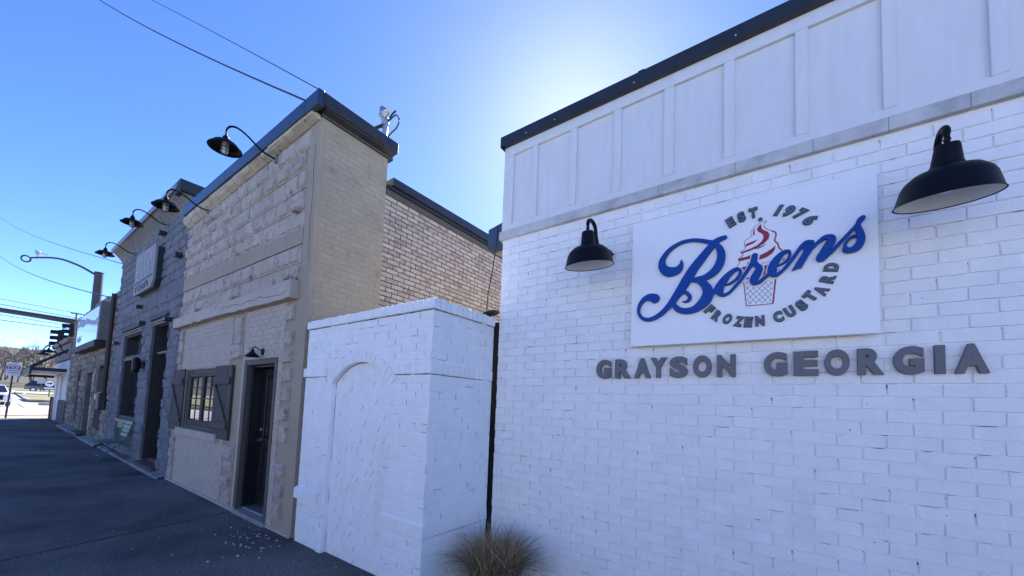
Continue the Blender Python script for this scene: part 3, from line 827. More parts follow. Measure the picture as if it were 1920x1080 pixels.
# gutter box at the shop's corner, its cable and the coil below
t = thing('gutter_box', 'dark blue metal gutter box at the left corner of the white shop', 'gutter', (-3.2, 4.0, 3.8))
mb = MB(); mb.prism([(-3.40, 3.81), (-3.16, 3.84), (-3.13, 3.98), (-2.99, 4.00), (-2.99, 4.13), (-3.13, 4.135), (-3.39, 4.08)], 4.0, 4.16)
mb.build('box', mat('blue_metal', (.035, .065, .125), (.045, .075, .14), 3, rough=.4), t)
mb = MB(); mb.box(-3.39, 4.165, 3.80, -2.45, 4.7, 3.825); mb.build('soffit', M['panel_cream'], t)
mb = MB(); mb.box(-3.16, 4.02, 3.845, -2.45, 4.16, 3.93); mb.build('gutter_arm', M['white_trim'], t)
t = tag(MB().tube([(-3.22, 3.985, 4.10), (-3.222, 3.98, 3.85), (-3.225, 3.93, 3.5), (-3.215, 3.84, 3.1), (-3.20, 3.78, 2.55)], .007, 6).build('hanging_cable', M['cable'], smooth=True), 'thin black cable hanging from the gutter box past the brown bricks', 'cable')
mb = MB()
for k in range(9):
    r = .105 - .006 * k; c = Vector((-2.60 + .004 * k, 3.09 + .012 * k, 2.555 + .006 * k)); tl = .5 + .12 * math.sin(k * 2.1)
    mb.tube([c + Vector((r * math.cos(a), r * .55 * math.sin(a), r * .9 * (math.sin(a) * tl + .35))) for a in [2 * math.pi * q / 18 for q in range(19)]], .008, 5)
tag(mb.build('cable_coil', M['cable'], smooth=True), 'coil of black cable lying on the corner of the white enclosure', 'cable')

# ---------------------------------------------------------------- white brick enclosure with the blind arch
aw = thing('arched_enclosure', 'white painted brick enclosure with a blind arch between the tan shop and white shop', 'wall', (-3.56, 2.25, 0))
AX0, AX1, AY, AYB, AT = -4.615, -2.485, 2.25, 3.086, 2.45
PL, PR, SP = -4.03, -3.035, 1.80
ACX = (PL + PR) / 2; HW = (PR - PL) / 2; RISE = .215
AR = (HW * HW + RISE * RISE) / (2 * RISE); ACZ = SP + RISE - AR
arc = [(ACX + AR * math.sin(a), ACZ + AR * math.cos(a)) for a in [math.asin(HW / AR) * (k / 14) for k in range(-14, 15)]]
mb = MB()
mb.box(AX0, AY + .05, -.02, AX1, AYB, AT + .05)
mb.box(AX0, AY, -.02, PL, AY + .051, SP); mb.box(PR, AY, -.02, AX1, AY + .051, SP)
mb.prism([(AX0, SP)] + arc + [(AX1, SP), (AX1, AT + .04), (AX0, AT + .04)], AY, AY + .051)
mb.build('wall', M['white_paint'], aw)
ABR = [brick_mesh('enclosure_brick', M['white_paint'], .194, .0640, .0025, .0030, .0030, 40 + s) for s in range(8)]
arh = .0705
def a_iv(z):
    if z < SP: return [(AX0, PL - .005), (PR + .005, AX1)]
    d = z - ACZ; ro = AR + .115
    if d < ro:
        h = math.sqrt(ro * ro - d * d)
        return [(AX0, max(ACX - h, AX0)), (min(ACX + h, AX1), AX1)]
    return [(AX0, AX1)]
bands = lambda z: not (1.865 < z < 1.99 or .475 < z < .605 or z > 2.43)
fr = [b for b in bond(a_iv, .03, 34, arh, .205, AX0, .0085, jl=.02, seed=9) if bands(b[1])]
sd = [b for b in bond(lambda z: [(AY, AYB)], .03, 34, arh, .205, AY, .0085, jl=.02, seed=10) if bands(b[1])]
n1 = lay('brick', aw, fr, ABR, (.194, .0640), 'front', AY, 170, M['white_paint'], 'front_brickwork')
lay('brick', aw, sd, ABR, (.194, .0640), 'side', AX1, 300 - n1, M['white_paint'], 'side_brickwork')
# diagonal bricks of the blind panel
PBR = [brick_mesh('panel_brick', M['white_paint'], .188, .0625, .0020, .0025, .0025, 60 + s) for s in range(6)]
ang = R_(53); ca, sa = math.cos(ang), math.sin(ang)
cands = []
for i in range(-16, 17):
    for k in range(-40, 41):
        a, b = (i + (.5 if k % 2 else 0)) * .2, k * .0705
        x = ACX + a * ca - b * sa; z = 1.0 + a * sa + b * ca
        if z < .02 or z > 2.0: continue
        lim = HW - .03
        if abs(x - ACX) > lim: continue
        if z > SP and math.hypot(x - ACX, z - ACZ) > AR - .03: continue
        cands.append((x, z))
rnd = random.Random(5)
for k, (x, z) in enumerate(cands[:300]):
    piece('panel_brick', rnd.choice(PBR), aw, (x, AY + .05, z), (0, -ang, 0))
# soldier caps, band, arch ring, sills
def soldiers(name, z0, z1, proud, step, a, b, face, seed, mat_=M['white_paint'], drop=.006):
    rnd = random.Random(seed); n = max(1, round((b - a) / step)); s = (b - a) / n
    for i in range(n):
        dz = rnd.uniform(-drop, drop * .4); dp = rnd.uniform(-.0025, .0025)
        mb = MB(); u0, u1 = a + i * s + .0022, a + (i + 1) * s - .0022
        if face == 'front': mb.bbox(u0, AY - proud + dp, z0, u1, AY + .06, z1 + dz, .006)
        else: mb.bbox(AX1 - .06, u0, z0, AX1 + proud + dp, u1, z1 + dz, .006)
        mb.build(name, mat_, aw)
soldiers('cap_brick', 2.440, 2.535, .022, .0735, AX0 - .022, AX1 + .022, 'front', 1)
soldiers('cap_brick', 2.440, 2.533, .022, .0735, AY + .061, AYB, 'side', 2)
mb = MB(); mb.box(AX0, AY + .058, 2.44, AX1 - .058, AYB, 2.512); mb.build('cap_slab', M['white_paint'], aw)
soldiers('band_brick', 1.875, 1.978, .013, .0735, PR + .075, AX1 + .013, 'front', 3)
soldiers('band_brick', 1.875, 1.978, .013, .0735, AY + .061, AYB, 'side', 4)
soldiers('band_brick', 1.875, 1.978, .026, .0735, AX0 - .026, PL - .115, 'front', 5)
rnd = random.Random(6); amax = math.asin(HW / AR) + .05; nA = 17
for i in range(nA):
    a0, a1 = -amax + 2 * amax * i / nA + .004, -amax + 2 * amax * (i + 1) / nA - .004
    r0, r1 = AR + .002, AR + .105 + rnd.uniform(-.003, .003)
    mb = MB(); mb.prism([(ACX + r * math.sin(a), ACZ + r * math.cos(a)) for r, a in ((r0, a0), (r0, a1), (r1, a1), (r1, a0))], AY - .011 + rnd.uniform(-.002, .002), AY + .02)
    mb.build('arch_brick', M['white_paint'], aw)
for a, b in ((AX0 - .032, PL - .13), (PR + .01, AX1 + .016)):
    mb = MB(); mb.prism_x([(AY - .030 if a < -4 else AY - .016, .487), (AY + .03, .487), (AY + .03, .612), (AY - .004, .612), (AY - .030 if a < -4 else AY - .016, .592)], a, b); mb.build('pier_sill', M['white_paint'], aw)
mb = MB(); mb.prism([(AX1 - .02, .487), (AX1 + .010, .487), (AX1 + .004, .60), (AX1 - .02, .60)], AY + .031, AYB); mb.build('side_sill', M['white_paint'], aw)
mb = MB(); mb.bbox(PL - .10, AY - .016, -.01, PL + .004, AY + .02, .05, .012); mb.build('pier_foot', M['white_paint'], aw)
# cracks where the paint has not bridged the joints
rnd = random.Random(12); mb = MB()
def crack(pts, w_, face):
    for (ua, za), (ub, zb) in zip(pts, pts[1:]):
        du, dz = ub - ua, zb - za; L = math.hypot(du, dz) or 1; nu, nz = -dz / L * w_, du / L * w_
        q = [(ua - nu, za - nz), (ub - nu * .6, zb - nz * .6), (ub + nu * .6, zb + nz * .6), (ua + nu, za + nz)]
        mb.add([((u, AY - .0031, z) if face == 'front' else (AX1 + .0031, u, z)) if face != 'panel' else (u, AY + .0474, z) for u, z in q], [(0, 1, 2, 3)])
for bl, face in ((fr, 'front'), (sd, 'side')):
    for u, z, l, h in bl:
        top = 1.5 if z > 2 else 1.0
        if rnd.random() < .20 * top:
            x = u + l / 2 + .004; crack([(x, z - h / 2 + rnd.uniform(0, .02)), (x + rnd.uniform(-.004, .004), z + h * .1), (x + rnd.uniform(-.005, .005), z + h / 2)], rnd.uniform(.0012, .0028), face)
        if rnd.random() < .16 * top:
            x = u + rnd.uniform(-.09, .03); zz = z - h / 2 - .004; k = rnd.uniform(.03, .11)
            crack([(x, zz), (x + k * .5, zz + rnd.uniform(-.003, .003)), (x + k, zz + rnd.uniform(-.003, .005))], rnd.uniform(.0009, .0022), face)
for x, z in cands:
    if rnd.random() < (.75 if z < 1.1 else .42):
        o = rnd.choice((-.034, .034)); k = rnd.uniform(.02, .09); s = rnd.uniform(-.05, .05)
        x0, z0 = x - o * sa + s * ca, z + o * ca + s * sa
        if abs(x0 - ACX) < HW - .08: crack([(x0 - k * ca / 2, z0 - k * sa / 2), (x0, z0 + .002), (x0 + k * ca / 2, z0 + k * sa / 2)], rnd.uniform(.0011, .0027), 'panel')
# open joints under the cap, the band and the sills, and along the edge of the arch
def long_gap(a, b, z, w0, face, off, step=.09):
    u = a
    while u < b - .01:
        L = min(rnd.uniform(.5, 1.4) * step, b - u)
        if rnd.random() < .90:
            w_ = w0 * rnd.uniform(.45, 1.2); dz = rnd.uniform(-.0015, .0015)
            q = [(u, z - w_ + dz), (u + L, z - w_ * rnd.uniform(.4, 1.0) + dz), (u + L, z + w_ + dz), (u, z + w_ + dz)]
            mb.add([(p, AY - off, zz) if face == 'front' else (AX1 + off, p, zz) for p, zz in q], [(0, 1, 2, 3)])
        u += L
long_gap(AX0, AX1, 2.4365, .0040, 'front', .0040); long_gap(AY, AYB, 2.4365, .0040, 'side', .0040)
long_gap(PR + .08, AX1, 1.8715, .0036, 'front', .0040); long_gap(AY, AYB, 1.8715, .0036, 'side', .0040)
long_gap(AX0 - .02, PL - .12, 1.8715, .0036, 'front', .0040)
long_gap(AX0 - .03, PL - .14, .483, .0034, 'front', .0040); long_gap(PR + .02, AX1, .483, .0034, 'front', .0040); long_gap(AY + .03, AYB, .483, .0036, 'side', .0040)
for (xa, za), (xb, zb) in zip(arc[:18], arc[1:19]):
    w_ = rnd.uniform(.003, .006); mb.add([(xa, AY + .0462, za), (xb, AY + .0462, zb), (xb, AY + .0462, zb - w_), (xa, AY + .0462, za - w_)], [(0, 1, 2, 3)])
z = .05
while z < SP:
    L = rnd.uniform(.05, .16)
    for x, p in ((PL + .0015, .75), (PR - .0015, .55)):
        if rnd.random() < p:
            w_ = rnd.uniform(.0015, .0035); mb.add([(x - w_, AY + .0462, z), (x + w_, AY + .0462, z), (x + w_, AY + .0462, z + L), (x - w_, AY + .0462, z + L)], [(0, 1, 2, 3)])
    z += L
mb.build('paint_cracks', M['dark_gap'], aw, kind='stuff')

# ---------------------------------------------------------------- planter with dry ornamental grass
pt = thing('grass_planter', 'black pot of dry straw coloured ornamental grass by the white shop corner', 'planter', (-2.03, 2.68, 0))
mb = MB(); mb.lathe([(0, .02), (.155, .02), (.16, 0), (.20, .19), (.218, .20), (.218, .225), (.20, .225), (.19, .19), (0, .18)], (-2.03, 2.68, 0), 28); mb.build('pot', M['pot'], pt, True)
rnd = random.Random(21); mb = MB()
for i in range(2000):
    a = rnd.uniform(0, 2 * math.pi); r0 = .185 * math.sqrt(rnd.random()); lean = (rnd.random() ** .8) * .72 + .04
    L = rnd.uniform(.26, .46) if i % 15 else rnd.uniform(.42, .56)
    droop = rnd.uniform(.7, 1.9) * lean; w_ = rnd.uniform(.0018, .0045) if i % 8 else rnd.uniform(.0045, .0075)
    b0 = Vector((-2.03 + r0 * math.cos(a), 2.68 + r0 * math.sin(a), .17))
    a2 = a + rnd.gauss(0, 1.1); d = Vector((math.cos(a2), math.sin(a2), 0)); sdv = Vector((-math.sin(a2), math.cos(a2), 0))
    kink = rnd.gauss(0, .10); wob = rnd.uniform(-.03, .03)
    k = len(mb.v); n = 8
    for q in range(n):
        t = q / (n - 1); p = b0 + d * (L * lean * (t + .25 * t * t)) + sdv * (kink * t * t + wob * math.sin(t * 6)) + Vector((0, 0, L * (t * (1.05 - .15 * lean) - droop * t ** 2.2 * .75)))
        p.y = min(p.y, 3.105); p.x = max(p.x, -2.472); p.z = max(p.z, .02)
        ww = w_ * (1 - t * .75)
        mb.v += [tuple(p - sdv * ww), tuple(p + sdv * ww)]
    for q in range(n - 1):
        mb.f.append((k + 2*q, k + 2*q + 1, k + 2*q + 3, k + 2*q + 2)); mb.m.append(0)
mb.build('grass', M['straw'], pt)

# ---------------------------------------------------------------- tan shop
tan = thing('tan_shop', 'tan painted shop of rock faced blocks with shuttered window and black door', 'building', (-7.2, 2.25, 0))
TX0, TX1, TY = -9.70, -4.69, 2.25
mb = MB()
mb.box(TX0, TY + .30, -.02, TX1, 3.215, 5.16)
DO = (-6.30, -5.40, 2.09); WO = (-8.90, -7.36, 1.03, 2.075)
mb.box(TX0, TY, -.02, WO[0], TY + .301, 3.0); mb.box(WO[1], TY, -.02, DO[0], TY + .301, 3.0); mb.box(DO[1], TY, -.02, TX1, TY + .301, 3.0)
mb.box(WO[0], TY, -.02, WO[1], TY + .301, WO[2]); mb.box(WO[0], TY, WO[3], WO[1], TY + .301, 3.0); mb.box(DO[0], TY, DO[2], DO[1], TY + .301, 3.0)
mb.box(TX0, TY, 3.0, TX1, TY + .301, 5.16)
mb.build('wall', M['tan_smooth'], tan)
# rock faced blocks above the ledge; the rows rise a little to the west
RK = [rock_mesh('rock_block', M['tan_paint'], 1, 1, .040, 100 + s, .15, .011) for s in range(9)]
RKL = [rock_mesh('rock_block_light', M['tan_paint'], 1, 1, .050, 130 + s, .08, .002) for s in range(5)]
lin = lambda a, b, x: a + (b - a) * (x - TX0) / (-4.95 - TX0)   # a at the west end, b at the east end
zone = [(lambda x: 3.085, lambda x: lin(3.635, 3.56, x), 2), (lambda x: lin(3.875, 3.775, x), lambda x: lin(4.93, 5.085, x), 5)]
rnd = random.Random(14)
for lo, hi, nr in zone:
    for r in range(nr):
        x = TX0 + (.0 if r % 2 else -.2)
        while x < -4.93:
            L = rnd.uniform(.34, .44)
            a, b = max(x, TX0 + .006), min(x + L, -4.93)
            if b - a > .08:
                xm = (a + b) / 2; h0, h1 = lo(xm), hi(xm); hh = (h1 - h0) / nr; sl = ((hi(b) - lo(b)) - (hi(a) - lo(a))) / nr
                zc = h0 + (r + .5) * hh; sl = (lo(b) + (r + .5) * (hi(b) - lo(b)) / nr - lo(a) - (r + .5) * (hi(a) - lo(a)) / nr) / (b - a)
                piece('rock_block', rnd.choice(RK), tan, (xm, TY, zc), (0, -math.atan(sl), 0), (b - a - .014, rnd.uniform(.75, 1.2), hh - .014))
            x += L
for a, b in ((TX0 + .005, -8.35), (-8.34, -7.15), (-7.14, -6.0), (-5.99, -4.93)):
    mb = MB(); mb.prism([(a, lin(3.64, 3.565, a)), (b, lin(3.64, 3.565, b)), (b, lin(3.87, 3.77, b)), (a, lin(3.87, 3.77, a))], TY - .022, TY + .01); mb.build('band_stone', M['tan_smooth'], tan)
mb = MB(); mb.box(-4.927, TY - .012, .02, TX1 + .002, TY + .01, 5.09); mb.build('corner_plaster', M['tan_smooth'], tan)
# ledge over the ground floor, in three pieces with a chipped lower edge
for a, b, s in ((-9.80, -8.62, 1), (-8.615, -7.42, 2), (-7.41, -4.94, 3)):
    rnd = random.Random(s); n = int((b - a) / .12)
    bot = [(a + (b - a) * i / n, 2.905 + (.0 if a < -8 else -.05 * max(0, (a + (b - a) * i / n + 7.4) / 2.46)) + rnd.uniform(-.014, .008)) for i in range(n + 1)]
    mb = MB(); mb.prism(bot + [(b, 3.083), (a, 3.083)], TY - .105, TY + .01); mb.build('ledge', M['tan_light'], tan)
    if s == 3:
        crk = MB()
        pts = [(a + .15 + (b - a - .25) * i / 14, 2.985 - .04 * i / 14 + rnd.uniform(-.014, .014) + .022 * math.sin(i * .9) + .012 * math.sin(i * 2.3), .0055 + rnd.uniform(-.003, .003)) for i in range(15)]
        stroke(crk, pts, TY - .1062, TY - .1, sub=1, round_ends=False); crk.build('ledge_crack', M['dark_gap'], tan)
mb = MB(); mb.bbox(-5.06, TY - .118, 2.86, -4.935, TY + .01, 3.088, .006); mb.build('ledge_end', M['tan_light'], tan)
# brick infill
TBR = [brick_mesh('tan_brick', M['tan_light'], .196, .0620, .0080, .002, .0015, 200 + s) for s in range(7)]
def t_iv(z):
    iv = []
    if z > 2.86: return iv
    def sub(a, b, holes):
        cur = [(a, b)]
        for h0, h1 in holes:
            cur = [q for s_, e_ in cur for q in ((s_, min(e_, h0)), (max(s_, h1), e_)) if q[1] - q[0] > .03]
        return cur
    if WO[2] - .16 < z < WO[3]: iv += sub(-9.32, -6.98, [(WO[0] - .03, WO[1] + .03)])
    else: iv += sub(-9.32, -6.98, [])
    if z < DO[2] + .06: iv += sub(-6.48, -5.22, [(DO[0] - .05, DO[1] + .05)])
    else: iv += sub(-6.48, -5.22, [])
    return iv
fbr = bond(t_iv, .05, 38, .0735, .208, -9.32, .010, jl=.004, seed=31)
SBR = [brick_mesh('tan_side_brick', M['tan_side'], .195, .063, .0045, .003, .0045, 220 + s) for s in range(7)]
sbr = [b for b in bond(lambda z: [(TY + .04, 3.205)], 1.9, 43, .0735, .208, TY + .04, .010, jl=.02, seed=32) if b[1] < 5.06]
mb = MB(); mb.box(TX1 - .05, TY, -.02, TX1 + .003, 3.213, 5.1); mb.build('side_wall', M['tan_side'], tan)
ns = lay('brick', tan, sbr, SBR, (.196, .064), 'side', TX1 + .003, 150, M['tan_side'], 'side_brickwork')
lay('brick', tan, fbr, TBR, (.196, .0620), 'front', TY - .004, 300 - ns, M['tan_light'], 'front_brickwork')
mb = MB()
for a, b in ((-9.32, -6.98), (-6.48, -5.22)):
    for z0, z1 in ((.04, WO[2] - .0), (WO[2], 2.095), (2.095, 2.86)):
        if a < -7 and z0 == WO[2]: mb.box(a, TY - .006, z0, WO[0], TY + .01, z1); mb.box(WO[1], TY - .006, z0, b, TY + .01, z1)
        elif a > -7 and z0 < 2: mb.box(a, TY - .006, z0, DO[0], TY + .01, z1); mb.box(DO[1], TY - .006, z0, b, TY + .01, z1)
        else: mb.box(a, TY - .006, z0, b, TY + .01, z1)
mb.build('infill_mortar', M['tan_light'], tan)
# half buried rock blocks on the piers
rnd = random.Random(17)
for x0, x1, zs in ((-5.20, -4.97, [.25, .50, .75, 1.18, 1.42, 1.66, 1.90, 2.14, 2.38, 2.7]), (-6.93, -6.55, [.15, .38, .60, .80, 2.30, 2.52, 2.72]), (-9.66, -9.36, [.15, .33, .52, .72, 2.3, 2.55, 2.75])):
    for z in zs:
        L = (x1 - x0) * rnd.uniform(.70, 1.05)
        piece('pier_block', rnd.choice(RKL), tan, (x0 + (x1 - x0) / 2 + rnd.uniform(-.02, .02), TY - .008, z), (0, rnd.uniform(-.12, .12), 0), (L, rnd.uniform(.5, 1.1), rnd.uniform(.15, .24)))
# cornice: a roll of worn stone blocks under a metal cap
rnd = random.Random(19); x = TX0 - .02
while x < -4.70:
    L = rnd.uniform(.26, .44); b = min(x + L, -4.70)
    zb = lin(4.925, 5.09, (x + b) / 2); n = 8; zt = 5.155; r = (zt - zb) / 2
    pr = [(TY + .01, zb)] + [(TY - .004 - (.125 + rnd.uniform(-.010, .010)) * math.sin(math.pi * min(1, k / n * .72 + .06)) , zb + (zt - zb) * k / n + rnd.uniform(-.004, .004)) for k in range(n + 1)] + [(TY + .01, zt)]
    mb = MB(); mb.prism_x(pr, x + .004, b - .004); mb.build('cornice_stone', M['cornice_stone'], tan); x = b
mb = MB(); mb.bbox(TX0 + .04, TY - .15, 5.135, -7.48, TY + .3, 5.325, .006); mb.bbox(-7.476, TY - .15, 5.135, -4.84, TY + .3, 5.325, .006); mb.bbox(-4.838, TY - .1502, 5.137, -4.513, TY - .08, 5.327, .006)
mb.build('roof_cap', mat('cap_metal', (.030, .052, .085), (.024, .042, .07), 2, rough=.3, metal=.2), tan)
mb = MB(); mb.bbox(-4.83, TY - .079, 5.175, -4.515, 3.26, 5.326, .006)
mb.build('side_cap', M['black_metal'], tan)
prof = [(-4.70, 5.13), (-4.665, 5.13), (-4.655, 5.15), (-4.63, 5.158), (-4.60, 5.165), (-4.565, 5.168), (-4.555, 5.180), (-4.70, 5.180)]
mb = MB(); mb.prism(prof, TY - .02, 3.25); mb.build('crown_moulding', M['black_metal'], tan)
mb = MB(); mb.box(TX0, TY + .3, 5.155, TX1, 3.3, 5.2); mb.build('roof', M['black_metal'], tan)
# pipe stubs
for x, z in ((-5.047, 4.0), (-5.112, 3.135), (-6.867, 3.125), (-8.52, 3.13)):
    mb = MB(); mb.bbox(x - .055, TY - .11, z - .022, x + .055, TY - .02, z + .022, .006); mb.build('anchor_block', M['tan_smooth'], tan)
mb = MB(); stroke(mb, [(-4.775, 4.80, .006), (-4.79, 4.5, .008), (-4.765, 4.2, .006), (-4.78, 3.8, .007), (-4.74, 3.3, .004)], TY - .0135, TY - .011, sub=4, round_ends=False); mb.build('plaster_crack', M['dark_gap'], tan)
mb = MB(); mb.add([(TX0, TY - .035, gz(TX0) - .02), (-4.7, TY - .02, -.02), (-4.7, TY - .02, .012), (TX0, TY - .035, gz(TX0) + .035), (TX0, TY + .02, .05), (-4.7, TY + .02, .03)], [(0, 1, 2, 3), (3, 2, 5, 4)]); mb.build('base_fillet', M['tan_light'], tan)

# shuttered window
wf = MB()
a, b, z0, z1 = WO
for q in ((a, z0, a + .07, z1), (b - .07, z0, b, z1), (a + .07, z1 - .07, b - .07, z1), (a + .07, z0, b - .07, z0 + .06)): wf.bbox(q[0], TY + .03, q[1], q[2], TY + .16, q[3], .005)
window = wf.build('window', M['brown_frame'], tan)
mid = (a + b) / 2
for (s0, s1) in ((a + .075, mid - .005), (mid + .005, b - .075)):
    mb = MB(); t = .055
    y0, y1 = TY - .006, TY + .035
    mb.bbox(s0, y0, z0 + .065, s0 + t, y1, z1 - .075, .004); mb.bbox(s1 - t, y0, z0 + .065, s1, y1, z1 - .075, .004)
    mb.bbox(s0 + t, y0, z0 + .065, s1 - t, y1, z0 + .16, .004); mb.bbox(s0 + t, y0, z1 - .13, s1 - t, y1, z1 - .075, .004)
    xm = (s0 + s1) / 2; zz0, zz1 = z0 + .16, z1 - .13
    mb.box(xm - .011, y0 + .012, zz0, xm + .011, y1 - .004, zz1)
    for k in (1, 2, 3): mb.box(s0 + t, y0 + .013, zz0 + (zz1 - zz0) * k / 4 - .010, s1 - t, y1 - .006, zz0 + (zz1 - zz0) * k / 4 + .010)
    mb.build('sash', M['dark_wood'], window)
    for c0, c1 in ((s0 + t, xm - .011), (xm + .011, s1 - t)):
        for k in range(4):
            p = MB(); p.box(c0, y0 + .019 + .0012 * k, zz0 + (zz1 - zz0) * k / 4 + .0105, c1, y0 + .027 + .0012 * k, zz0 + (zz1 - zz0) * (k + 1) / 4 - .0105); p.build('pane', M['glass'], window)
mb = MB(); mb.box(a + .01, TY + .2, z0 + .01, b - .01, TY + .29, z1 - .01); mb.build('dark_room', M['interior_dark'], window)
mb = MB(); mb.bbox(-9.20, TY - .07, .905, -7.17, TY + .05, z0 - .002, .006); mb.build('sill', M['tan_light'], tan)
def shutter(x0, x1, flip, lab):
    s = thing('shutter', None, None); s.location = (0, 0, 0)
    s.parent = tan; s.location = Vector(((x0 + x1) / 2, TY - .03, 1.53)) - base(tan)
    n = 4; w_ = (x1 - x0) / n; rnd = random.Random(int(x1 * 10))
    for i in range(n):
        mb = MB(); mb.bbox(x0 + i * w_ + .004, TY - .045 - rnd.uniform(0, .004), .965, x0 + (i + 1) * w_ - .004, TY - .018, 2.095, .004); mb.build('plank', M['shutter_wood'], s)
    for z in (1.86, 1.17):
        mb = MB(); mb.bbox(x0 + .012, TY - .075, z - .055, x1 - .012, TY - .05, z + .055, .005); mb.build('cross_batten', M['shutter_wood'], s)
    xa, xb = (x0 + .03, x1 - .03) if not flip else (x0 + .03, x1 - .03)
    mb = MB(); mb.prism([(xa, 1.80), (xa + .09, 1.80), (xb, 1.23), (xb - .09, 1.23)], TY - .0745, TY - .05); mb.build('brace', M['shutter_wood'], s)
    return s
shutter(-9.74, -9.02, False, 'left'); shutter(-7.46, -6.76, True, 'right')
for q0, q1 in ((-9.0, -8.905), (-7.355, -7.31)):
    mb = MB(); mb.bbox(q0, TY - .03, z0, q1, TY + .04, z1, .005); mb.build('window_casing', M['brown_frame'], tan)

# black door with nine panes
d0, d1, dz = DO
mb = MB(); mb.bbox(d0 - .085, TY - .025, .06, d0 + .012, TY + .05, dz + .02, .006); mb.bbox(d1 - .012, TY - .025, .06, d1 + .05, TY + .05, dz + .02, .006); mb.bbox(d0 - .085, TY - .026, dz - .02, d1 + .05, TY + .05, dz + .06, .006)
mb.v = [(x, y + (.0005 if z > dz - .05 else 0), z) for x, y, z in mb.v]
mb.build('door_frame', M['brown_frame'], tan)
mb = MB(); mb.bbox(d0 + .002, TY + .051, .06, d0 + .03, TY + .25, dz - .002, .003); mb.bbox(d1 - .03, TY + .051, .06, d1 - .002, TY + .25, dz - .002, .003); mb.bbox(d0 + .03, TY + .051, dz - .045, d1 - .03, TY + .25, dz - .003, .003); mb.build('door_jamb', M['black_door'], tan)
mb = MB()
y0, y1 = TY + .20, TY + .25
l0, l1 = d0 + .032, d1 - .032; st = .12
mb.bbox(l0, y0, .085, l0 + st, y1, dz - .05, .004); mb.bbox(l1 - st, y0, .085, l1, y1, dz - .05, .004)
for q0, q1 in ((.085, .30), (.92, 1.06), (1.93, dz - .05)): mb.bbox(l0 + st, y0, q0, l1 - st, y1, q1, .004)
mb.box(l0 + st, y0 + .02, .30, l1 - st, y1 - .005, .92); mb.bbox(l0 + st + .05, y0 + .008, .36, l1 - st - .05, y0 + .03, .86, .01)
for k in (1, 2):
    xk = l0 + st + (l1 - l0 - 2 * st) * k / 3; mb.box(xk - .012, y0 + .004, 1.06, xk + .012, y1 - .004, 1.93)
    zk = 1.06 + .87 * k / 3; mb.box(l0 + st, y0 + .006, zk - .012, l1 - st, y1 - .006, zk + .012)
door = mb.build('door', M['black_door'], tan)
for i in range(3):
    for k in range(3):
        w3 = (l1 - l0 - 2 * st) / 3; p = MB(); p.box(l0 + st + i * w3 + .012, y0 + .02, 1.06 + k * .29 + .0125, l0 + st + (i + 1) * w3 - .012, y0 + .028, 1.06 + (k + 1) * .29 - .0125); p.build('pane', M['glass'], door)
mb = MB(); mb.lathe([(.028, -.008), (.028, 0)], (l0 + .06, y0, 1.01), 14, 'y'); mb.disc((l0 + .06, y0 - .008, 1.01), .028, 14); mb.tube([(l0 + .06, y0, 1.01), (l0 + .06, y0 - .05, 1.01), (l0 + .17, y0 - .055, 1.005)], .010, 8); mb.build('handle', M['steel'], door, True)
mb = MB(); mb.lathe([(.0, -.022), (.024, -.020), (.03, -.006), (.03, 0)], (l0 + .06, y0, 1.16), 14, 'y'); mb.build('deadbolt', M['steel'], door, True)
mb = MB(); mb.bbox(d0 + .03, TY + .05, .055, d1 - .03, TY + .26, .083, .006); mb.build('threshold', M['aluminium'], tan)
mb = MB(); mb.bbox(d0 - .05, TY - .05, -.02, d1 + .06, TY + .2, .053, .01); mb.build('doorstep', M['concrete'], tan)
mb = MB(); mb.box(d0 + .01, TY + .265, .02, d1 - .01, TY + .296, dz); mb.build('dark_room', M['interior_dark'], tan)

# wall lamp and round vent over the door
sc_ = thing('door_lamp', 'small black cone lamp on the tan wall above the black door', 'wall lamp')
mb = MB(); mb.lathe([(0, .155), (.022, .155), (.026, .13), (.034, .12), (.036, .10), (.135, .004), (.137, -.004), (.128, 0), (.03, .09)], n=26); mb.build('lamp_shade', M['black_lamp'], sc_, True)
mb = MB(); mb.tube(curve_points([(0, 0, .15), (.0, .01, .19), (.02, .05, .195), (.05, .10, .16), (.05, .17, .13)], 4), .010, 8); mb.build('arm', M['black_lamp'], sc_, True)
mb = MB(); mb.lathe([(0, .14), (.05, .145), (.075, .165), (.075, .185), (0, .185)], (.05, 0, .12), 22, 'y'); mb.build('wall_plate', M['black_lamp'], sc_, True)
sc_.location = (-5.86, 2.125, 2.165); sc_.scale = (.66, .66, .66)
mb = MB(); mb.lathe([(0, -.06), (.03, -.06), (.062, -.05), (.075, -.03), (.078, 0)], (-6.28, TY, 2.265), 20, 'y'); v = mb.build('vent_cap', M['tan_light'], None, True)
for o_ in (v,):
    o_.location = (0, 0, 0)
tag(v, 'small round pale vent cap on the tan wall left of the door lamp', 'vent')

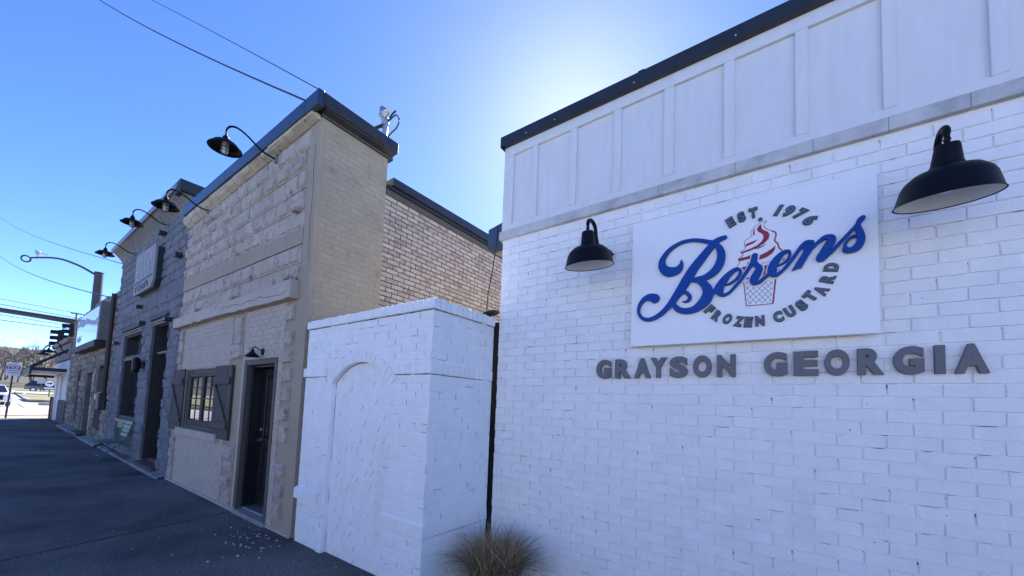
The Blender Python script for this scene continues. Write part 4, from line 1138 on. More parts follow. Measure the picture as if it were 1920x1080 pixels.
# goosenecks with caged bulbs
def gooseneck(label, x, z, ys, grp='gooseneck lamps along the shopfronts'):
    t = thing('gooseneck_lamp', label, 'wall lamp', group=grp)
    mb = MB(); mb.lathe([(0, .175), (.016, .175), (.020, .165), (.034, .15), (.040, .11), (.046, .085), (.075, .082), (.120, .070), (.140, .050), (.150, .028), (.180, .006), (.186, -.004), (.180, -.004), (.145, .022), (.135, .045), (.05, .07), (.03, .07)], n=32)
    sh = mb.build('lamp_shade', M['black_lamp'], t, True)
    mb = MB(); mb.lathe([(.040, .07), (.042, .0), (.040, -.045), (.025, -.072), (0, -.078)], n=14); mb.build('glass_jar', M['lens'], sh, True)
    mb = MB()
    for k in range(6):
        a_ = math.pi * k / 3
        mb.tube([(.050 * math.cos(a_), .050 * math.sin(a_), .06), (.052 * math.cos(a_), .052 * math.sin(a_), -.03), (.035 * math.cos(a_), .035 * math.sin(a_), -.075), (0, 0, -.09)], .0035, 5)
    for h_ in (.0, -.04): mb.tube([(.052 * math.cos(q * math.pi / 8), .052 * math.sin(q * math.pi / 8), h_) for q in range(17)], .0035, 5)
    mb.build('wire_cage', M['black_lamp'], sh)
    D = 2.235 - ys
    pts = [(0, 0, .17), (0, 0, .25), (0, .035, .315), (0, .10, .345), (0, .17, .335), (0, .25, .30), (0, .36, .235), (0, .45, .20), (0, D, .19)]
    mb = MB(); mb.tube(curve_points(pts, 4), .0125, 10); mb.build('arm', M['black_lamp'], t, True)
    mb = MB(); mb.bbox(-.03, D - .045, .14, .03, D + .005, .24, .006); mb.tube([(0, D - .03, .24), (0, D - .03, .262)], .008, 6); mb.build('bracket', M['grey_trim'], t)
    t.location = (x, ys, z)
    return t
gooseneck('black gooseneck lamp nearest the tan corner with its shade against the sky', -5.83, 4.775, 1.615)
gooseneck('black gooseneck lamp at the west end of the tan shop beside the grey cornice', -8.53, 4.775, 1.625)
gooseneck('black gooseneck lamp on the grey shop above the right side of the carved sign', -11.24, 5.19, 1.645)
gooseneck('black gooseneck lamp farthest along, at the west end of the grey shop', -14.24, 5.15, 1.655)

# service mast on the tan roof
t = thing('service_mast', 'pale cable mast with weatherhead and looped cable on the tan roof', 'mast', (-5.2, 3.48, 5.2))
mb = MB(); mb.tube([(-5.2, 3.48, 5.1), (-5.2, 3.48, 6.06)], .040, 10); mb.build('pole', M['aluminium'], t, True)
mb = MB(); mb.tube([(-5.2, 3.48, 6.03), (-5.2, 3.47, 6.13), (-5.23, 3.43, 6.20), (-5.17, 3.40, 6.22), (-5.11, 3.42, 6.16)], .060, 10); mb.build('weatherhead', M['aluminium'], t, True)
mb = MB()
mb.tube(curve_points([(-5.36, 3.25, 5.86), (-5.25, 3.40, 6.0), (-5.16, 3.5, 6.10), (-5.06, 3.56, 6.20), (-4.99, 3.58, 6.10), (-5.02, 3.56, 5.97), (-5.10, 3.5, 5.85), (-5.2, 3.4, 5.6)], 5), .011, 6)
mb.tube(curve_points([(-5.36, 3.25, 5.86), (-5.20, 3.46, 6.02), (-5.08, 3.50, 6.17), (-5.0, 3.52, 6.22)], 5), .016, 6)
mb.build('cable_loop', M['cable'], t, True)

# ---------------------------------------------------------------- brown brick building behind
bb = thing('brown_brick_building', 'mottled brown brick building behind the tan shop with dark roof edge', 'building', (-5.2, 3.3, 0))
BXS = -4.715
mb = MB(); mb.box(-9.7, 3.2165, -.02, BXS, 14, 4.75); mb.build('wall', M['dark_mortar'], bb)
BBR = [brick_mesh('brown_brick_piece', M['brown_brick'], .196, .058, .0070, .002, .0022, 300 + s) for s in range(8)]
bbr = bond(lambda z: [(3.217, 7.2)], 2.30, 35, .0705, .210, 3.217, .0135, jl=.008, seed=41)
bbr = [b for b in bbr if b[1] < 4.66]
lay('brick', bb, bbr, BBR, (.196, .058), 'side', BXS, 300, M['brown_brick'], 'brickwork')
mb = MB(); mb.prism_x([(3.218, 4.62), (14, 4.62), (14, 4.72), (3.218, 4.70)], BXS - .05, BXS + .035); mb.build('frieze_board', M['brown_frame'], bb)
mb = MB(); mb.prism_x([(3.218, 4.70), (14, 4.70), (14, 4.745), (3.218, 4.745)], BXS - .05, BXS + .075); mb.build('gutter_bed', M['black_metal'], bb)
mb = MB(); mb.prism_x([(3.27, 4.747), (14, 4.75), (14, 5.0), (3.27, 4.86)], BXS - 2.0, BXS + .115); mb.build('roof_edge', M['black_metal'], bb)

# ---------------------------------------------------------------- grey shop
gs = thing('grey_shop', 'slate grey painted shop of rock faced blocks with tall door and window', 'building', (-12.8, 2.25, 0))
GX0, GX1, GY = -15.90, -9.705, 2.25
GD = (-11.85, -10.50, .17, 3.22); GW = (-14.70, -12.72, .42, 3.20)
mb = MB()
mb.box(GX0, GY + .45, 0, GX1, 12, 5.75)
for x0, x1 in ((GX0, GW[0]), (GW[1], GD[0]), (GD[1], GX1)): mb.box(x0, GY, -.02, x1, GY + .451, 3.3)
mb.box(GX0, GY, 3.3, GX1, GY + .451, 5.75)
mb.box(GW[0], GY, GW[3], GW[1], GY + .451, 3.301); mb.box(GD[0], GY, GD[3], GD[1], GY + .451, 3.301)
mb.build('wall', M['grey_mortar'], gs)
GRK = [rock_mesh('grey_rock_block', M['grey_block'], 1, 1, .036, 400 + s, .12) for s in range(9)]
rnd = random.Random(44); row = 0; z = .10; cnt = 0; rest = MB()
while z < 5.4:
    h = .205; x = GX0 + (-.2 if row % 2 else 0)
    plain = 18 <= row <= 18
    while x < GX1:
        L = .405; parts_ = [(max(x, GX0 + .004), min(x + L, GX1 - .004))]
        for hx0, hx1, hz0, hz1 in (GW, GD):
            if z + h > hz0 + .02 and z < hz1 - .02:
                parts_ = [q for s_, e_ in parts_ for q in ((s_, min(e_, hx0)), (max(s_, hx1), e_)) if q[1] - q[0] > .05]
        for a, b in parts_:
            flat = plain or (row % 3 == 1 and z < 3.2 and rnd.random() < .6)
            sc3 = (b - a - .012, .12 if flat else rnd.uniform(.7, 1.2), h - .012)
            me = rnd.choice(GRK)
            if cnt < 300: piece('rock_block', me, gs, ((a + b) / 2, GY, z + h / 2), (0, 0, 0), sc3); cnt += 1
            else:
                Mx = Matrix.Translation(((a + b) / 2, GY, z + h / 2)) @ Matrix.Diagonal((*sc3, 1))
                rest.add([Mx @ v.co for v in me.vertices], [tuple(f.vertices) for f in me.polygons])
        x += L
    z += h; row += 1
if rest.v: rest.build('upper_blockwork', M['grey_block'], gs, kind='stuff')
# ragged quoins on the west edge
rnd = random.Random(45)
for k in range(13):
    mb = MB(); mb.bbox(GX0 - rnd.uniform(.03, .09), GY - .01, 2.9 + k * .205, GX0 + .02, GY + .3, 2.9 + k * .205 + .19, .02); mb.build('quoin', M['grey_block'], gs)
# cornice with cove, and cap
rnd = random.Random(46); x = GX0 - .10
while x < GX1 - .02:
    L = .062; b = min(x + L, GX1)
    pr = [(GY + .02, 5.40)] + [(GY - .02 - .20 * (k / 6) ** 1.6, 5.42 + .26 * (k / 6)) for k in range(7)] + [(GY + .02, 5.68)]
    mb = MB() if x == GX0 - .10 else mb
    mb.prism_x(pr, x + .006, b - .006); x = b
mb.build('cornice_ribs', M['grey_trim'], gs)
mb = MB(); mb.prism_x([(GY + .02, 5.395)] + [(GY - .012 - .19 * (k / 6) ** 1.6, 5.415 + .26 * (k / 6)) for k in range(7)] + [(GY + .02, 5.675)], GX0 - .10, GX1 - .004); mb.build('cornice', M['grey_trim'], gs)
mb = MB(); mb.bbox(GX0 - .14, GY - .27, 5.68, GX1 - .05, GY + .3, 5.80, .008); mb.build('roof_cap', mat('grey_cap', (.20, .21, .23), (.17, .18, .2), 3, rough=.4, metal=.3), gs)
mb = MB(); mb.bbox(GX1 - .30, GY - .24, 5.62, GX1 + .06, GY + .35, 5.86, .01); mb.bbox(GX1 - .2, GY + .0, 5.35, GX1 + .03, GY + .35, 5.62, .01); mb.build('cap_end', M['black_metal'], gs)
# window
mb = MB(); a, b, z0, z1 = GW
for q in ((a, .78, a + .09, z1), (b - .09, .78, b, z1), (a + .09, z1 - .10, b - .09, z1), (a + .09, 2.50, b - .09, 2.60), (a + .09, .94, b - .09, 1.03)): mb.bbox(q[0], GY + .03, q[1], q[2], GY + .24, q[3], .006)
mb.bbox(a + .95, GY + .13, 2.6, a + 1.03, GY + .22, z1 - .1, .005)
win = mb.build('window', M['dark_wood'], gs)
for x0, x1, q0, q1 in ((a + .09, b - .09, 1.03, 2.50), (a + .09, a + .95, 2.60, z1 - .10), (a + 1.03, b - .09, 2.60, z1 - .10)):
    mb = MB(); mb.box(x0, GY + .18, q0, x1, GY + .19, q1); mb.build('pane', M['glass'], win)
mb = MB(); mb.bbox(a + .09, GY + .0, 2.47, b - .10, GY + .125, 2.53, .006); mb.build('transom_ledge', M['grey_trim'], win)
mb = MB(); mb.box(a + .02, GY + .3, .5, b - .02, GY + .44, z1 - .02); mb.build('dark_room', M['interior_dark'], win)
mb = MB(); mb.box(a + 1.05, GY + .172, 1.05, a + 1.35, GY + .178, 1.55); mb.build('window_notice', M['siding'], win)
mb = MB(); mb.bbox(a - .0, GY - .03, .86, b + .0, GY + .13, .94, .008); mb.build('sill', M['panel_cream'], gs)
mb = MB(); mb.bbox(a + .01, GY + .02, .70, b - .01, GY + .12, .858, .006); mb.build('cream_panel', M['panel_cream'], gs)
mb = MB(); mb.bbox(a + .01, GY + .04, .02, b - .01, GY + .14, .698, .006); mb.build('green_panel', M['panel_green'], gs)
for wx in (GW, GD):
    for k, (dz_, dy) in enumerate(((.0, -.07), (.06, -.04), (.11, -.02))):
        mb = MB(); mb.bbox(wx[0] - .02, GY + dy, wx[3] + .10 - dz_ - .05, wx[1] + .02, GY + .12, wx[3] + .10 - dz_, .006); mb.build('head_moulding', M['grey_trim'] if k else M['dark_wood'], gs)
# door, recessed
a, b, z0, z1 = GD
mb = MB(); mb.bbox(a, GY + .02, z0, a + .09, GY + .40, z1 - .02, .006); mb.bbox(b - .09, GY + .02, z0, b, GY + .40, z1 - .02, .006); mb.bbox(a + .09, GY + .22, 2.50, b - .09, GY + .36, 2.60, .006); mb.bbox(a + .09, GY + .2, z1 - .12, b - .09, GY + .40, z1 - .02, .006)
mb.build('door_frame', M['dark_wood'], gs)
mb = MB(); mb.bbox(a + .09, GY + .10, 2.53, b - .09, GY + .215, 2.58, .006); mb.build('transom_ledge', M['grey_trim'], gs)
mb = MB(); mb.box(a + .09, GY + .37, z0, b - .09, GY + .42, 2.50)
for q in ((a + .10, a + .22), (b - .22, b - .10), (a + .62, a + .72)): mb.bbox(q[0], GY + .335, z0, q[1], GY + .371, 2.49, .004)
door = mb.build('door', M['black_door'], gs)
mb = MB(); mb.box(a + .23, GY + .355, .9, a + .61, GY + .365, 2.42); mb.box(a + .73, GY + .355, .9, b - .23, GY + .365, 2.42); mb.build('pane', M['glass'], door)
mb = MB(); mb.lathe([(0, -.05), (.03, -.045), (.03, -.02), (.012, -.015), (.012, 0)], (b - .16, GY + .335, 1.05), 12, 'y'); mb.build('handle', M['steel'], door, True)
mb = MB(); mb.box(a + .1, GY + .30, 2.61, b - .1, GY + .31, z1 - .12); mb.build('transom_pane', M['glass'], gs)
mb = MB(); mb.bbox(a - .03, GY - .10, 0, b + .03, GY + .42, z0 - .05, .012); mb.bbox(a + .02, GY + .12, z0 - .052, b - .02, GY + .42, z0 + .01, .008); mb.build('doorstep', mat('brick_step', (.13, .075, .06), (.09, .055, .045), 9, rough=.9, bump=.3), gs)
mb = MB(); mb.add([(x, y, gz(x) + z) for x in (GX0, GX1) for y, z in ((GY - .16, .002), (GY - .13, .03), (GY + .02, .05))], [(0, 3, 4, 1), (1, 4, 5, 2)]); mb.build('base_fillet', M['concrete'], gs)
for x, z in ((-11.48, 5.25), (-15.3, 3.0), (-12.55, 3.30), (-10.36, 3.16), (-10.05, 4.45), (-13.0, 3.75)):
    mb = MB(); mb.bbox(x - .09, GY - .14, z - .04, x + .09, GY - .02, z + .04, .01); mb.build('anchor_block', M['black_metal'], gs)
t = thing('shop_wall_light', 'dark oval bulkhead light between the grey shop window and door', 'wall lamp', (-12.28, 2.2, 2.27))
mb = MB(); mb.bbox(-12.38, 2.04, 2.10, -12.18, 2.17, 2.45, .05); mb.build('lens', M['black_lamp'], t)
mb = MB(); mb.bbox(-12.34, 2.165, 2.20, -12.22, 2.24, 2.36, .01); mb.build('mount', M['black_metal'], t)
# carved sign
cs = thing('carved_sign', 'grey carved shop sign with clipped corner hung on the grey shop', 'sign', (-12.3, 2.1, 4.5))
sx0, sx1, sz0, sz1 = -13.20, -11.38, 4.0, 5.02
mb = MB(); mb.prism([(sx0, sz0), (sx1 - .14, sz0), (sx1, sz0 + .16), (sx1, sz1 - .10), (sx1 - .10, sz1 - .04), (sx0, sz1)], 2.08, 2.12); mb.build('board', M['sign_board_grey'], cs)
mb = MB(); mb.prism([(sx0 + .06, sz0 + .03), (sx1 - .1, sz0 + .03), (sx1 - .02, sz0 + .18), (sx1 - .02, sz1 - .1), (sx0 + .06, sz1 - .06)], 2.122, 2.26); mb.build('backing_frame', M['black_metal'], cs)
mb = MB(); mb.box(sx0 + .12, 2.072, 4.27, sx1 - .10, 2.081, 4.30); mb.build('carved_rule', M['carved_dark'], cs)
rnd = random.Random(50)
def scribble(x, z, h, w_, dark):
    mb = MB(); n = rnd.randint(3, 5)
    pts = [(x + w_ * rnd.random(), z + h * (k / (n - 1)), .035) for k in range(n)]
    stroke(mb, pts, 2.070, 2.081, sub=4); mb.build('carved_letter', M['carved_dark'] if dark else M['carved'], cs)
for zc, h, x0, dx, n_, dark in ((4.60, .30, -13.00, .36, 4, 0), (4.34, .24, -13.02, .36, 4, 0), (4.07, .13, -12.98, .21, 6, 1)):
    for i in range(n_): scribble(x0 + i * dx, zc, h, dx * .7, dark)

# ---------------------------------------------------------------- stone building
st = thing('stone_building', 'old rubble stone building with boxed sign and recessed doorways', 'building', (-20, 2.3, 0))
SX0, SX1, SY = -24.9, -15.98, 2.27
holes = [(-20.4, -19.1, .1, 2.26), (-22.6, -21.9, .5, 2.4), (-18.3, -17.1, .45, 2.45)]
mb = MB(); mb.box(SX0, SY + .35, -.02, SX1, 12, 4.55)
xs = [SX0] + [v for h in sorted(holes) for v in h[:2]] + [SX1]
for i in range(0, len(xs), 2): mb.box(xs[i], SY, -.02, xs[i + 1], SY + .351, 4.62)
for h in holes:
    mb.box(h[0], SY, h[3], h[1], SY + .351, 4.621); mb.box(h[0], SY, -.02, h[1], SY + .351, h[2])
mb.build('wall', M['rubble_mortar'], st)
STN = [rock_mesh('rubble_stone', M['rubble'], 1, 1, .055, 500 + s, .05) for s in range(10)]
rnd = random.Random(55); z = .1; cand = []
while z < 4.6:
    h = rnd.uniform(.15, .26); x = SX0 + rnd.uniform(-.3, 0)
    while x < SX1:
        L = rnd.uniform(.25, .62); a, b = max(x, SX0), min(x + L, SX1); zz = rnd.uniform(-.03, .03)
        ok = b - a > .1 and not any(b > q[0] + .05 and a < q[1] - .05 and z + h > q[2] + .05 and z < q[3] - .05 for q in holes)
        if ok:
            ctr = ((a + b) / 2, SY, z + h / 2 + zz); d = (Vector(ctr) - cam_ob.location).length
            cand.append((d, ctr, (b - a - .03, rnd.uniform(.6, 1.2), h * rnd.uniform(.8, .93)), rnd.uniform(-.08, .08)))
        x += L
    z += h
cand.sort(key=lambda q: q[0]); rest = MB()
for i, (d, c, s, r) in enumerate(cand):
    me = rnd.choice(STN)
    if i < 300: piece('stone', me, st, c, (0, r, 0), s)
    else:
        Mx = Matrix.Translation(c) @ Matrix.Rotation(r, 4, 'Y') @ Matrix.Diagonal((*s, 1)); rest.add([Mx @ v.co for v in me.vertices], [tuple(f.vertices) for f in me.polygons])
if rest.v: rest.build('stonework', M['rubble'], st, kind='stuff')
for a, b, zt in ((-24.9, -22.2, 4.42), (-22.2, -20.0, 4.62), (-20.0, -17.8, 4.74), (-17.8, -16.0, 4.66)):
    mb = MB(); mb.bbox(a, SY - .03, 4.56, b - .01, SY + .4, zt, .03); mb.build('coping_stone', M['grey_trim'], st)
a, b, z0, z1 = holes[0]
mb = MB(); mb.bbox(a + .02, SY + .22, z0, b - .02, SY + .29, z1, .01); door = mb.build('door', mat('grey_door', (.12, .115, .105), (.09, .085, .08), 3, rough=.8), st)
mb = MB(); mb.bbox(b - .10, SY - .01, z0, b + .01, SY + .21, z1, .01); mb.build('door_jamb', M['siding'], st)
for a, b, z0, z1 in holes[1:]:
    mb = MB(); mb.bbox(a + .01, SY + .18, z0, b - .01, SY + .25, z1, .01); mb.build('boarded_window', mat('board_grey', (.15, .145, .14), (.11, .105, .1), 4, rough=.85), st)
for a, b, z0, z1 in holes:
    mb = MB(); mb.bbox(a - .12, SY - .05, z1, b + .12, SY + .1, z1 + .2, .02); mb.build('lintel', M['rubble_mortar'], st)
mb = MB(); mb.add([(x, y, gz(x) + z) for x in (SX0, SX1) for y, z in ((SY - .25, .002), (SY - .2, .05), (SY + .02, .09))], [(0, 3, 4, 1), (1, 4, 5, 2)]); mb.build('base_fillet', M['concrete'], st)
mb = MB(); mb.bbox(-21.0, SY - .28, gz(-20) + .05, -19.0, SY + .05, gz(-20) + .12, .015); mb.bbox(-20.0, SY - .2, gz(-20), -19.6, SY, gz(-20) + .06, .01); mb.build('doorstep', M['black_metal'], st)
mb = MB(); mb.tube([(-16.25, SY - .10, 4.55), (-16.28, SY - .10, 1.6)], .055, 8); mb.build('downpipe', mat('rust_pipe', (.045, .03, .028), rough=.7), st, True)
t = thing('meter_box', 'grey electric meter box on the stone wall below the rusty pipe', 'meter', (-16.5, 2.2, 1.35))
mb = MB(); mb.bbox(-16.55, 2.06, 1.10, -16.2, 2.22, 1.60, .02); mb.build('box', M['pole_steel'], t)
mb = MB(); mb.lathe([(0, -.14), (.09, -.13), (.11, -.05), (.11, 0)], (-16.85, 2.2, 1.48), 16, 'y'); mb.bbox(-16.95, 2.15, 1.2, -16.75, 2.22, 1.62, .01); mb.build('meter', M['lens'], t, True)
mb = MB(); mb.bbox(-16.75, 2.1, 1.14, -16.58, 2.2, 1.30, .01); mb.build('conduit_box', M['siding'], t)
# boxed sign
bs = thing('boxed_sign', 'large white glossy sign box with grey wavy band on the stone building', 'sign', (-20.3, 2.1, 3.8))
bx0, bx1, bz0, bz1, by = -21.6, -17.35, 3.24, 4.30, 2.03
gl = mat('sign_face', (.60, .63, .68), (.70, .73, .77), .8, rough=.12, stretch=(3, 1, .3))
mb = MB(); mb.box(bx0, by, bz0, bx1, by + .03, bz1); mb.build('face', gl, bs)
mb = MB()
mb.bbox(bx0 - .05, by + .031, bz0 - .0, bx1 + .05, SY - .02, bz1 + .03, .01)
mb.build('cabinet', M['grey_wood'], bs)
mb = MB(); mb.bbox(bx1 + .052, by - .01, bz0 - .02, bx1 + .30, SY - .01, bz1 + .12, .01); mb.build('side_post', M['grey_wood'], bs)
mb = MB(); mb.bbox(bx0 - .1, by - .05, bz0 - .22, bx1 + .10, SY - .01, bz0 - .012, .012); mb.build('bottom_board', M['dark_wood'], bs)
mb = MB(); stroke(mb, [(bx0 + .1, 4.02, .10), (bx0 + .7, 4.03, .17), (bx0 + 1.4, 3.95, .13), (bx0 + 2.0, 4.05, .15), (bx0 + 2.8, 3.93, .13), (bx0 + 3.6, 3.85, .10), (bx0 + 4.15, 3.92, .05)], by - .006, by + .002, sub=6); mb.build('wavy_band', M['sign_print'], bs)
mb = MB()
for k in range(9):
    x = bx0 + .25 + k * .1; mb.box(x, by - .005, 3.40 + .05 * math.sin(k * 2), x + .05, by - .001, 3.56 + .06 * math.sin(k * 1.7))
mb.build('printed_text', M['sign_print'], bs)

# ---------------------------------------------------------------- corner storefront
cf = thing('corner_store', 'corner store with pale siding, dark stone base and flat black canopy', 'building', (-27.7, 2.3, 0))
CX0, CX1, CY = -30.45, -24.93, 2.30
mb = MB(); mb.box(CX0, CY, 0, CX1, 12, 3.75); mb.build('wall', M['siding'], cf)
mb = MB(); mb.bbox(CX0 + .02, CY - .06, 0, -28.7, CY, 1.20, .02); mb.bbox(-27.5, CY - .06, 0, CX1, CY, 1.2, .02); mb.build('stone_base', M['storefront_stone'], cf)
rnd = random.Random(70)
for r in range(6):
    x = -27.48
    while x < CX1 - .1:
        L = rnd.uniform(.3, .6); b = min(x + L, CX1 - .01); mb = MB(); mb.bbox(x, CY - .085, .22 + r * .16, b - .02, CY - .055, .22 + r * .16 + .145, .012); mb.build('base_stone', M['storefront_stone'], cf); x = b
mb = MB(); mb.bbox(CX0 - .05, CY - .10, .15, CX0 + .22, CY + .12, 1.3, .01); mb.build('brick_pier', M['rust_brick'], cf)
for q in ((-28.68, .2, -28.52, 2.45), (-25.1, 1.2, -24.94, 2.9)):
    mb = MB(); mb.bbox(q[0], CY - .10, q[1], q[2], CY + .02, q[3], .01); mb.build('white_post', M['white_trim'], cf)
mb = MB(); mb.bbox(-28.5, CY - .05, .2, -27.52, CY - .0, 2.3, .01); mb.build('door', M['siding'], cf)
mb = MB(); mb.box(-30.2, CY - .02, 1.25, -28.75, CY - .005, 2.35); mb.build('window', M['siding'], cf)
mb = MB(); mb.bbox(CX0 - .05, CY - .10, 3.0, CX1, CY + .02, 3.72, .015); mb.build('fascia', M['grey_wood'], cf)
mb = MB(); mb.bbox(CX0 - .15, CY - .22, 3.72, CX1 + .02, CY + .1, 3.92, .02); mb.build('cornice', M['grey_trim'], cf)
mb = MB(); mb.bbox(CX0 + .1, 1.20, 2.42, -25.4, 2.24, 2.56, .01); mb.box(CX0 + .1, 1.20, 2.24, CX0 + .25, 2.24, 2.36); mb.box(CX0 + .1, 1.20, 2.24, -25.4, 1.26, 2.42); mb.build('canopy', M['black_metal'], cf)
mb = MB(); mb.box(CX0 + .26, 1.27, 2.37, -25.42, 2.24, 2.418); mb.build('canopy_soffit', M['siding'], cf)
for x in (-25.5, -28.0, -30.2):
    mb = MB(); mb.tube([(x, 1.26, 2.58), (x, 2.22, 3.42)], .055, 6); mb.build('canopy_rod', M['black_metal'], cf)
for x, lab in ((-25.9, 'dark gooseneck lamp hanging over the near end of the black canopy'), (-28.2, 'dark gooseneck lamp over the middle of the black canopy')):
    t = thing('canopy_lamp', lab, 'wall lamp', group='lamps over the black canopy')
    mb = MB(); mb.lathe([(0, .16), (.03, .15), (.05, .10), (.12, .07), (.24, 0), (.23, -.01), (.05, .06)], n=20); mb.build('lamp_shade', M['black_lamp'], t, True)
    mb = MB(); mb.tube(curve_points([(0, 0, .14), (0, .02, .30), (0, .12, .42), (0, .28, .38), (0, .36, .16), (0, .48, .02), (0, .62, .02)], 4), .022, 8); mb.build('arm', M['black_lamp'], t, True)
    t.location = (x, 1.68, 3.27)

# ---------------------------------------------------------------- green slatted seat
ch = thing('green_seat', 'small green slatted metal seat on the pavement under the grey shop window', 'chair')
for i in range(5):
    mb = MB(); mb.bbox(-.42, -.20 + i * .083, .43, .42, -.20 + i * .083 + .070, .448, .005); mb.build('seat_slat', M['chair_green'], ch)
for i in range(4):
    zb = .55 + i * .095; yb = .215 + (zb - .45) * .22
    mb = MB(); mb.add([(x, y + d, z) for x in (-.40, .40) for (y, z) in ((yb, zb), (yb + .015, zb + .068)) for d in (0, .012)], [(0, 1, 3, 2), (4, 6, 7, 5), (0, 4, 5, 1), (2, 3, 7, 6), (0, 2, 6, 4), (1, 5, 7, 3)]); mb.build('back_slat', M['slat_green'], ch)
for x in (-.40, .40):
    mb = MB(); mb.tube([(x, -.22, 0), (x, -.04, .26), (x, .20, .44), (x, .33, .93)], .011, 8); mb.build('leg', M['chair_green'], ch, True)
    mb = MB(); mb.tube([(x * .95, .30, 0), (x * .95, .06, .24), (x * .95, -.20, .435)], .011, 8); mb.build('leg', M['chair_green'], ch, True)
    mb = MB(); mb.tube([(x, -.20, .435), (x, .22, .435)], .010, 8); mb.build('seat_rail', M['chair_green'], ch, True)
mb = MB(); mb.tube([(-.40, -.17, .13), (.40, -.17, .13)], .009, 8); mb.tube([(-.38, .2, .1), (.38, .2, .1)], .009, 8); mb.build('stretcher', M['chair_green'], ch, True)
ch.location = (-13.0, 1.90, gz(-13)); 

# loose stone chips on the pavement
rnd = random.Random(80); mb = MB()
for i in range(95):
    if i < 55: x, y = rnd.gauss(-4.95, .30), rnd.gauss(1.93, .15)
    else: x, y = rnd.uniform(-8.5, -3.0), rnd.uniform(.9, 2.2)
    if y > 2.19: continue
    s = rnd.uniform(.006, .017) if i < 55 else rnd.uniform(.003, .010); a0 = rnd.uniform(0, 6.3)
    pts = [(x + s * rnd.uniform(.7, 1.3) * math.cos(a0 + k * 1.257), y + s * rnd.uniform(.6, 1.0) * math.sin(a0 + k * 1.257), 0.0) for k in range(5)]
    top = [(x + (p[0] - x) * .6, y + (p[1] - y) * .6, s * rnd.uniform(.5, .9)) for p in pts]
    mb.add(pts + top, [(k, (k + 1) % 5, 5 + (k + 1) % 5, 5 + k) for k in range(5)] + [(5, 6, 7, 8, 9)])
o = mb.build('gravel', M['chip']); tag(o, 'scattered pale stone chips on the dark pavement before the black door', 'gravel', kind='stuff')

# dead leaves and grit blown against the foot of the walls
rnd = random.Random(83); mb = MB()
for i in range(420):
    x = rnd.uniform(-24, -2.6); y = 2.215 - abs(rnd.gauss(0, .07)) if x > -15.9 else 1.98 - abs(rnd.gauss(0, .12)); s = rnd.uniform(.006, .022); a = rnd.uniform(0, 6.3)
    c, q = math.cos(a) * s, math.sin(a) * s; z = gz(x) + .004
    mb.add([(x - c, y - q, z), (x + q * .5, y - c * .5, z + s * rnd.uniform(.1, .5)), (x + c, y + q, z + .002), (x - q * .5, y + c * .5, z + s * rnd.uniform(0, .4))], [(0, 1, 2, 3)])
o = mb.build('leaf_litter', palette('dead_leaf', [(.16, .11, .06), (.09, .065, .04), (.24, .18, .11), (.13, .12, .11), (.30, .28, .25)], bump=0)); tag(o, 'dead leaves and grit gathered along the foot of the shop walls', 'litter', kind='stuff')

# ---------------------------------------------------------------- poles, signals, wires
pl = thing('signal_pole', 'tall dark steel pole with signal mast arm and curved lamp arm', 'pole', (-37, 4.2, gz(-37)))
g0 = gz(-37)
mb = MB(); mb.tube([(-37, 4.2, g0 - .1), (-37, 4.14, 9.5)], .27, 14, r1=.22); mb.disc((-37, 4.14, 9.52), .25, 14, 'z'); mb.build('pole', M['pole_steel'], pl, True)
mb = MB(); mb.tube([(-37, 4.1, 6.02), (-37, 1.5, 6.12), (-37, -8, 6.35)], .20, 12, r1=.10); mb.build('mast_arm', M['pole_steel'], pl, True)
mb = MB(); mb.tube(curve_points([(-37, 3.95, 9.35), (-37, 3.2, 9.70), (-37, 2.3, 9.85), (-37, 1.25, 9.52)], 5), .075, 8, r1=.05); mb.build('lamp_arm', M['pole_steel'], pl, True)
mb = MB(); mb.tube([(-37, 1.12 + .18 * math.cos(a), 9.42 + .18 * math.sin(a)) for a in [2 * math.pi * k / 20 for k in range(21)]], .045, 7); mb.build('lamp_ring', M['pole_steel'], pl, True)
mb = MB(); mb.tube([(-37, 1.52, 9.55), (-37, 1.55, 10.0)], .04, 6); mb.bbox(-37.1, 1.42, 9.85, -36.9, 1.62, 10.05, .02); mb.tube([(-37, 1.6, 9.95), (-37, 1.95, 9.92)], .025, 6); mb.build('camera', mat('camera_pink', (.45, .38, .42), rough=.5), pl, True)
def signal(label, x, y, z):
    t = thing('traffic_signal', label, 'traffic light', group='signal heads by the corner store')
    mb = MB(); mb.bbox(-.18, -.12, 0, .18, .12, 1.08, .03); mb.build('housing', M['black_lamp'], t)
    for k in range(3):
        mb = MB()
        ring = [(math.cos(a), math.sin(a)) for a in [math.pi * (-.15 + 1.3 * q / 12) for q in range(13)]]
        mb.add([(.16 * c, -.12, .19 + k * .35 + .16 * s) for c, s in ring] + [(.16 * c, -.42, .17 + k * .35 + .16 * s) for c, s in ring], [(q, q + 1, 14 + q, 13 + q) for q in range(12)])
        mb.build('visor', M['black_lamp'], t)
        mb = MB(); mb.disc((0, -.125, .19 + k * .35), .15, 16, 'y'); mb.build('lens', M['black_metal'], t)
    t.location = (x, y, z)
    return t
signal('dark traffic signal head higher and nearer the pole beside the corner store', -36.2, 3.18, 4.72)
signal('dark traffic signal head lower and farther left above the corner store roof', -36.2, 2.75, 4.25)
mb = MB(); mb.tube([(-36.4, 3.25, 5.9), (-36.3, 2.8, 5.45)], .04, 6); mb.tube([(-36.9, 4.1, 5.5), (-36.3, 3.2, 5.3)], .05, 6); mb.build('signal_bracket', M['pole_steel'], pl, True)

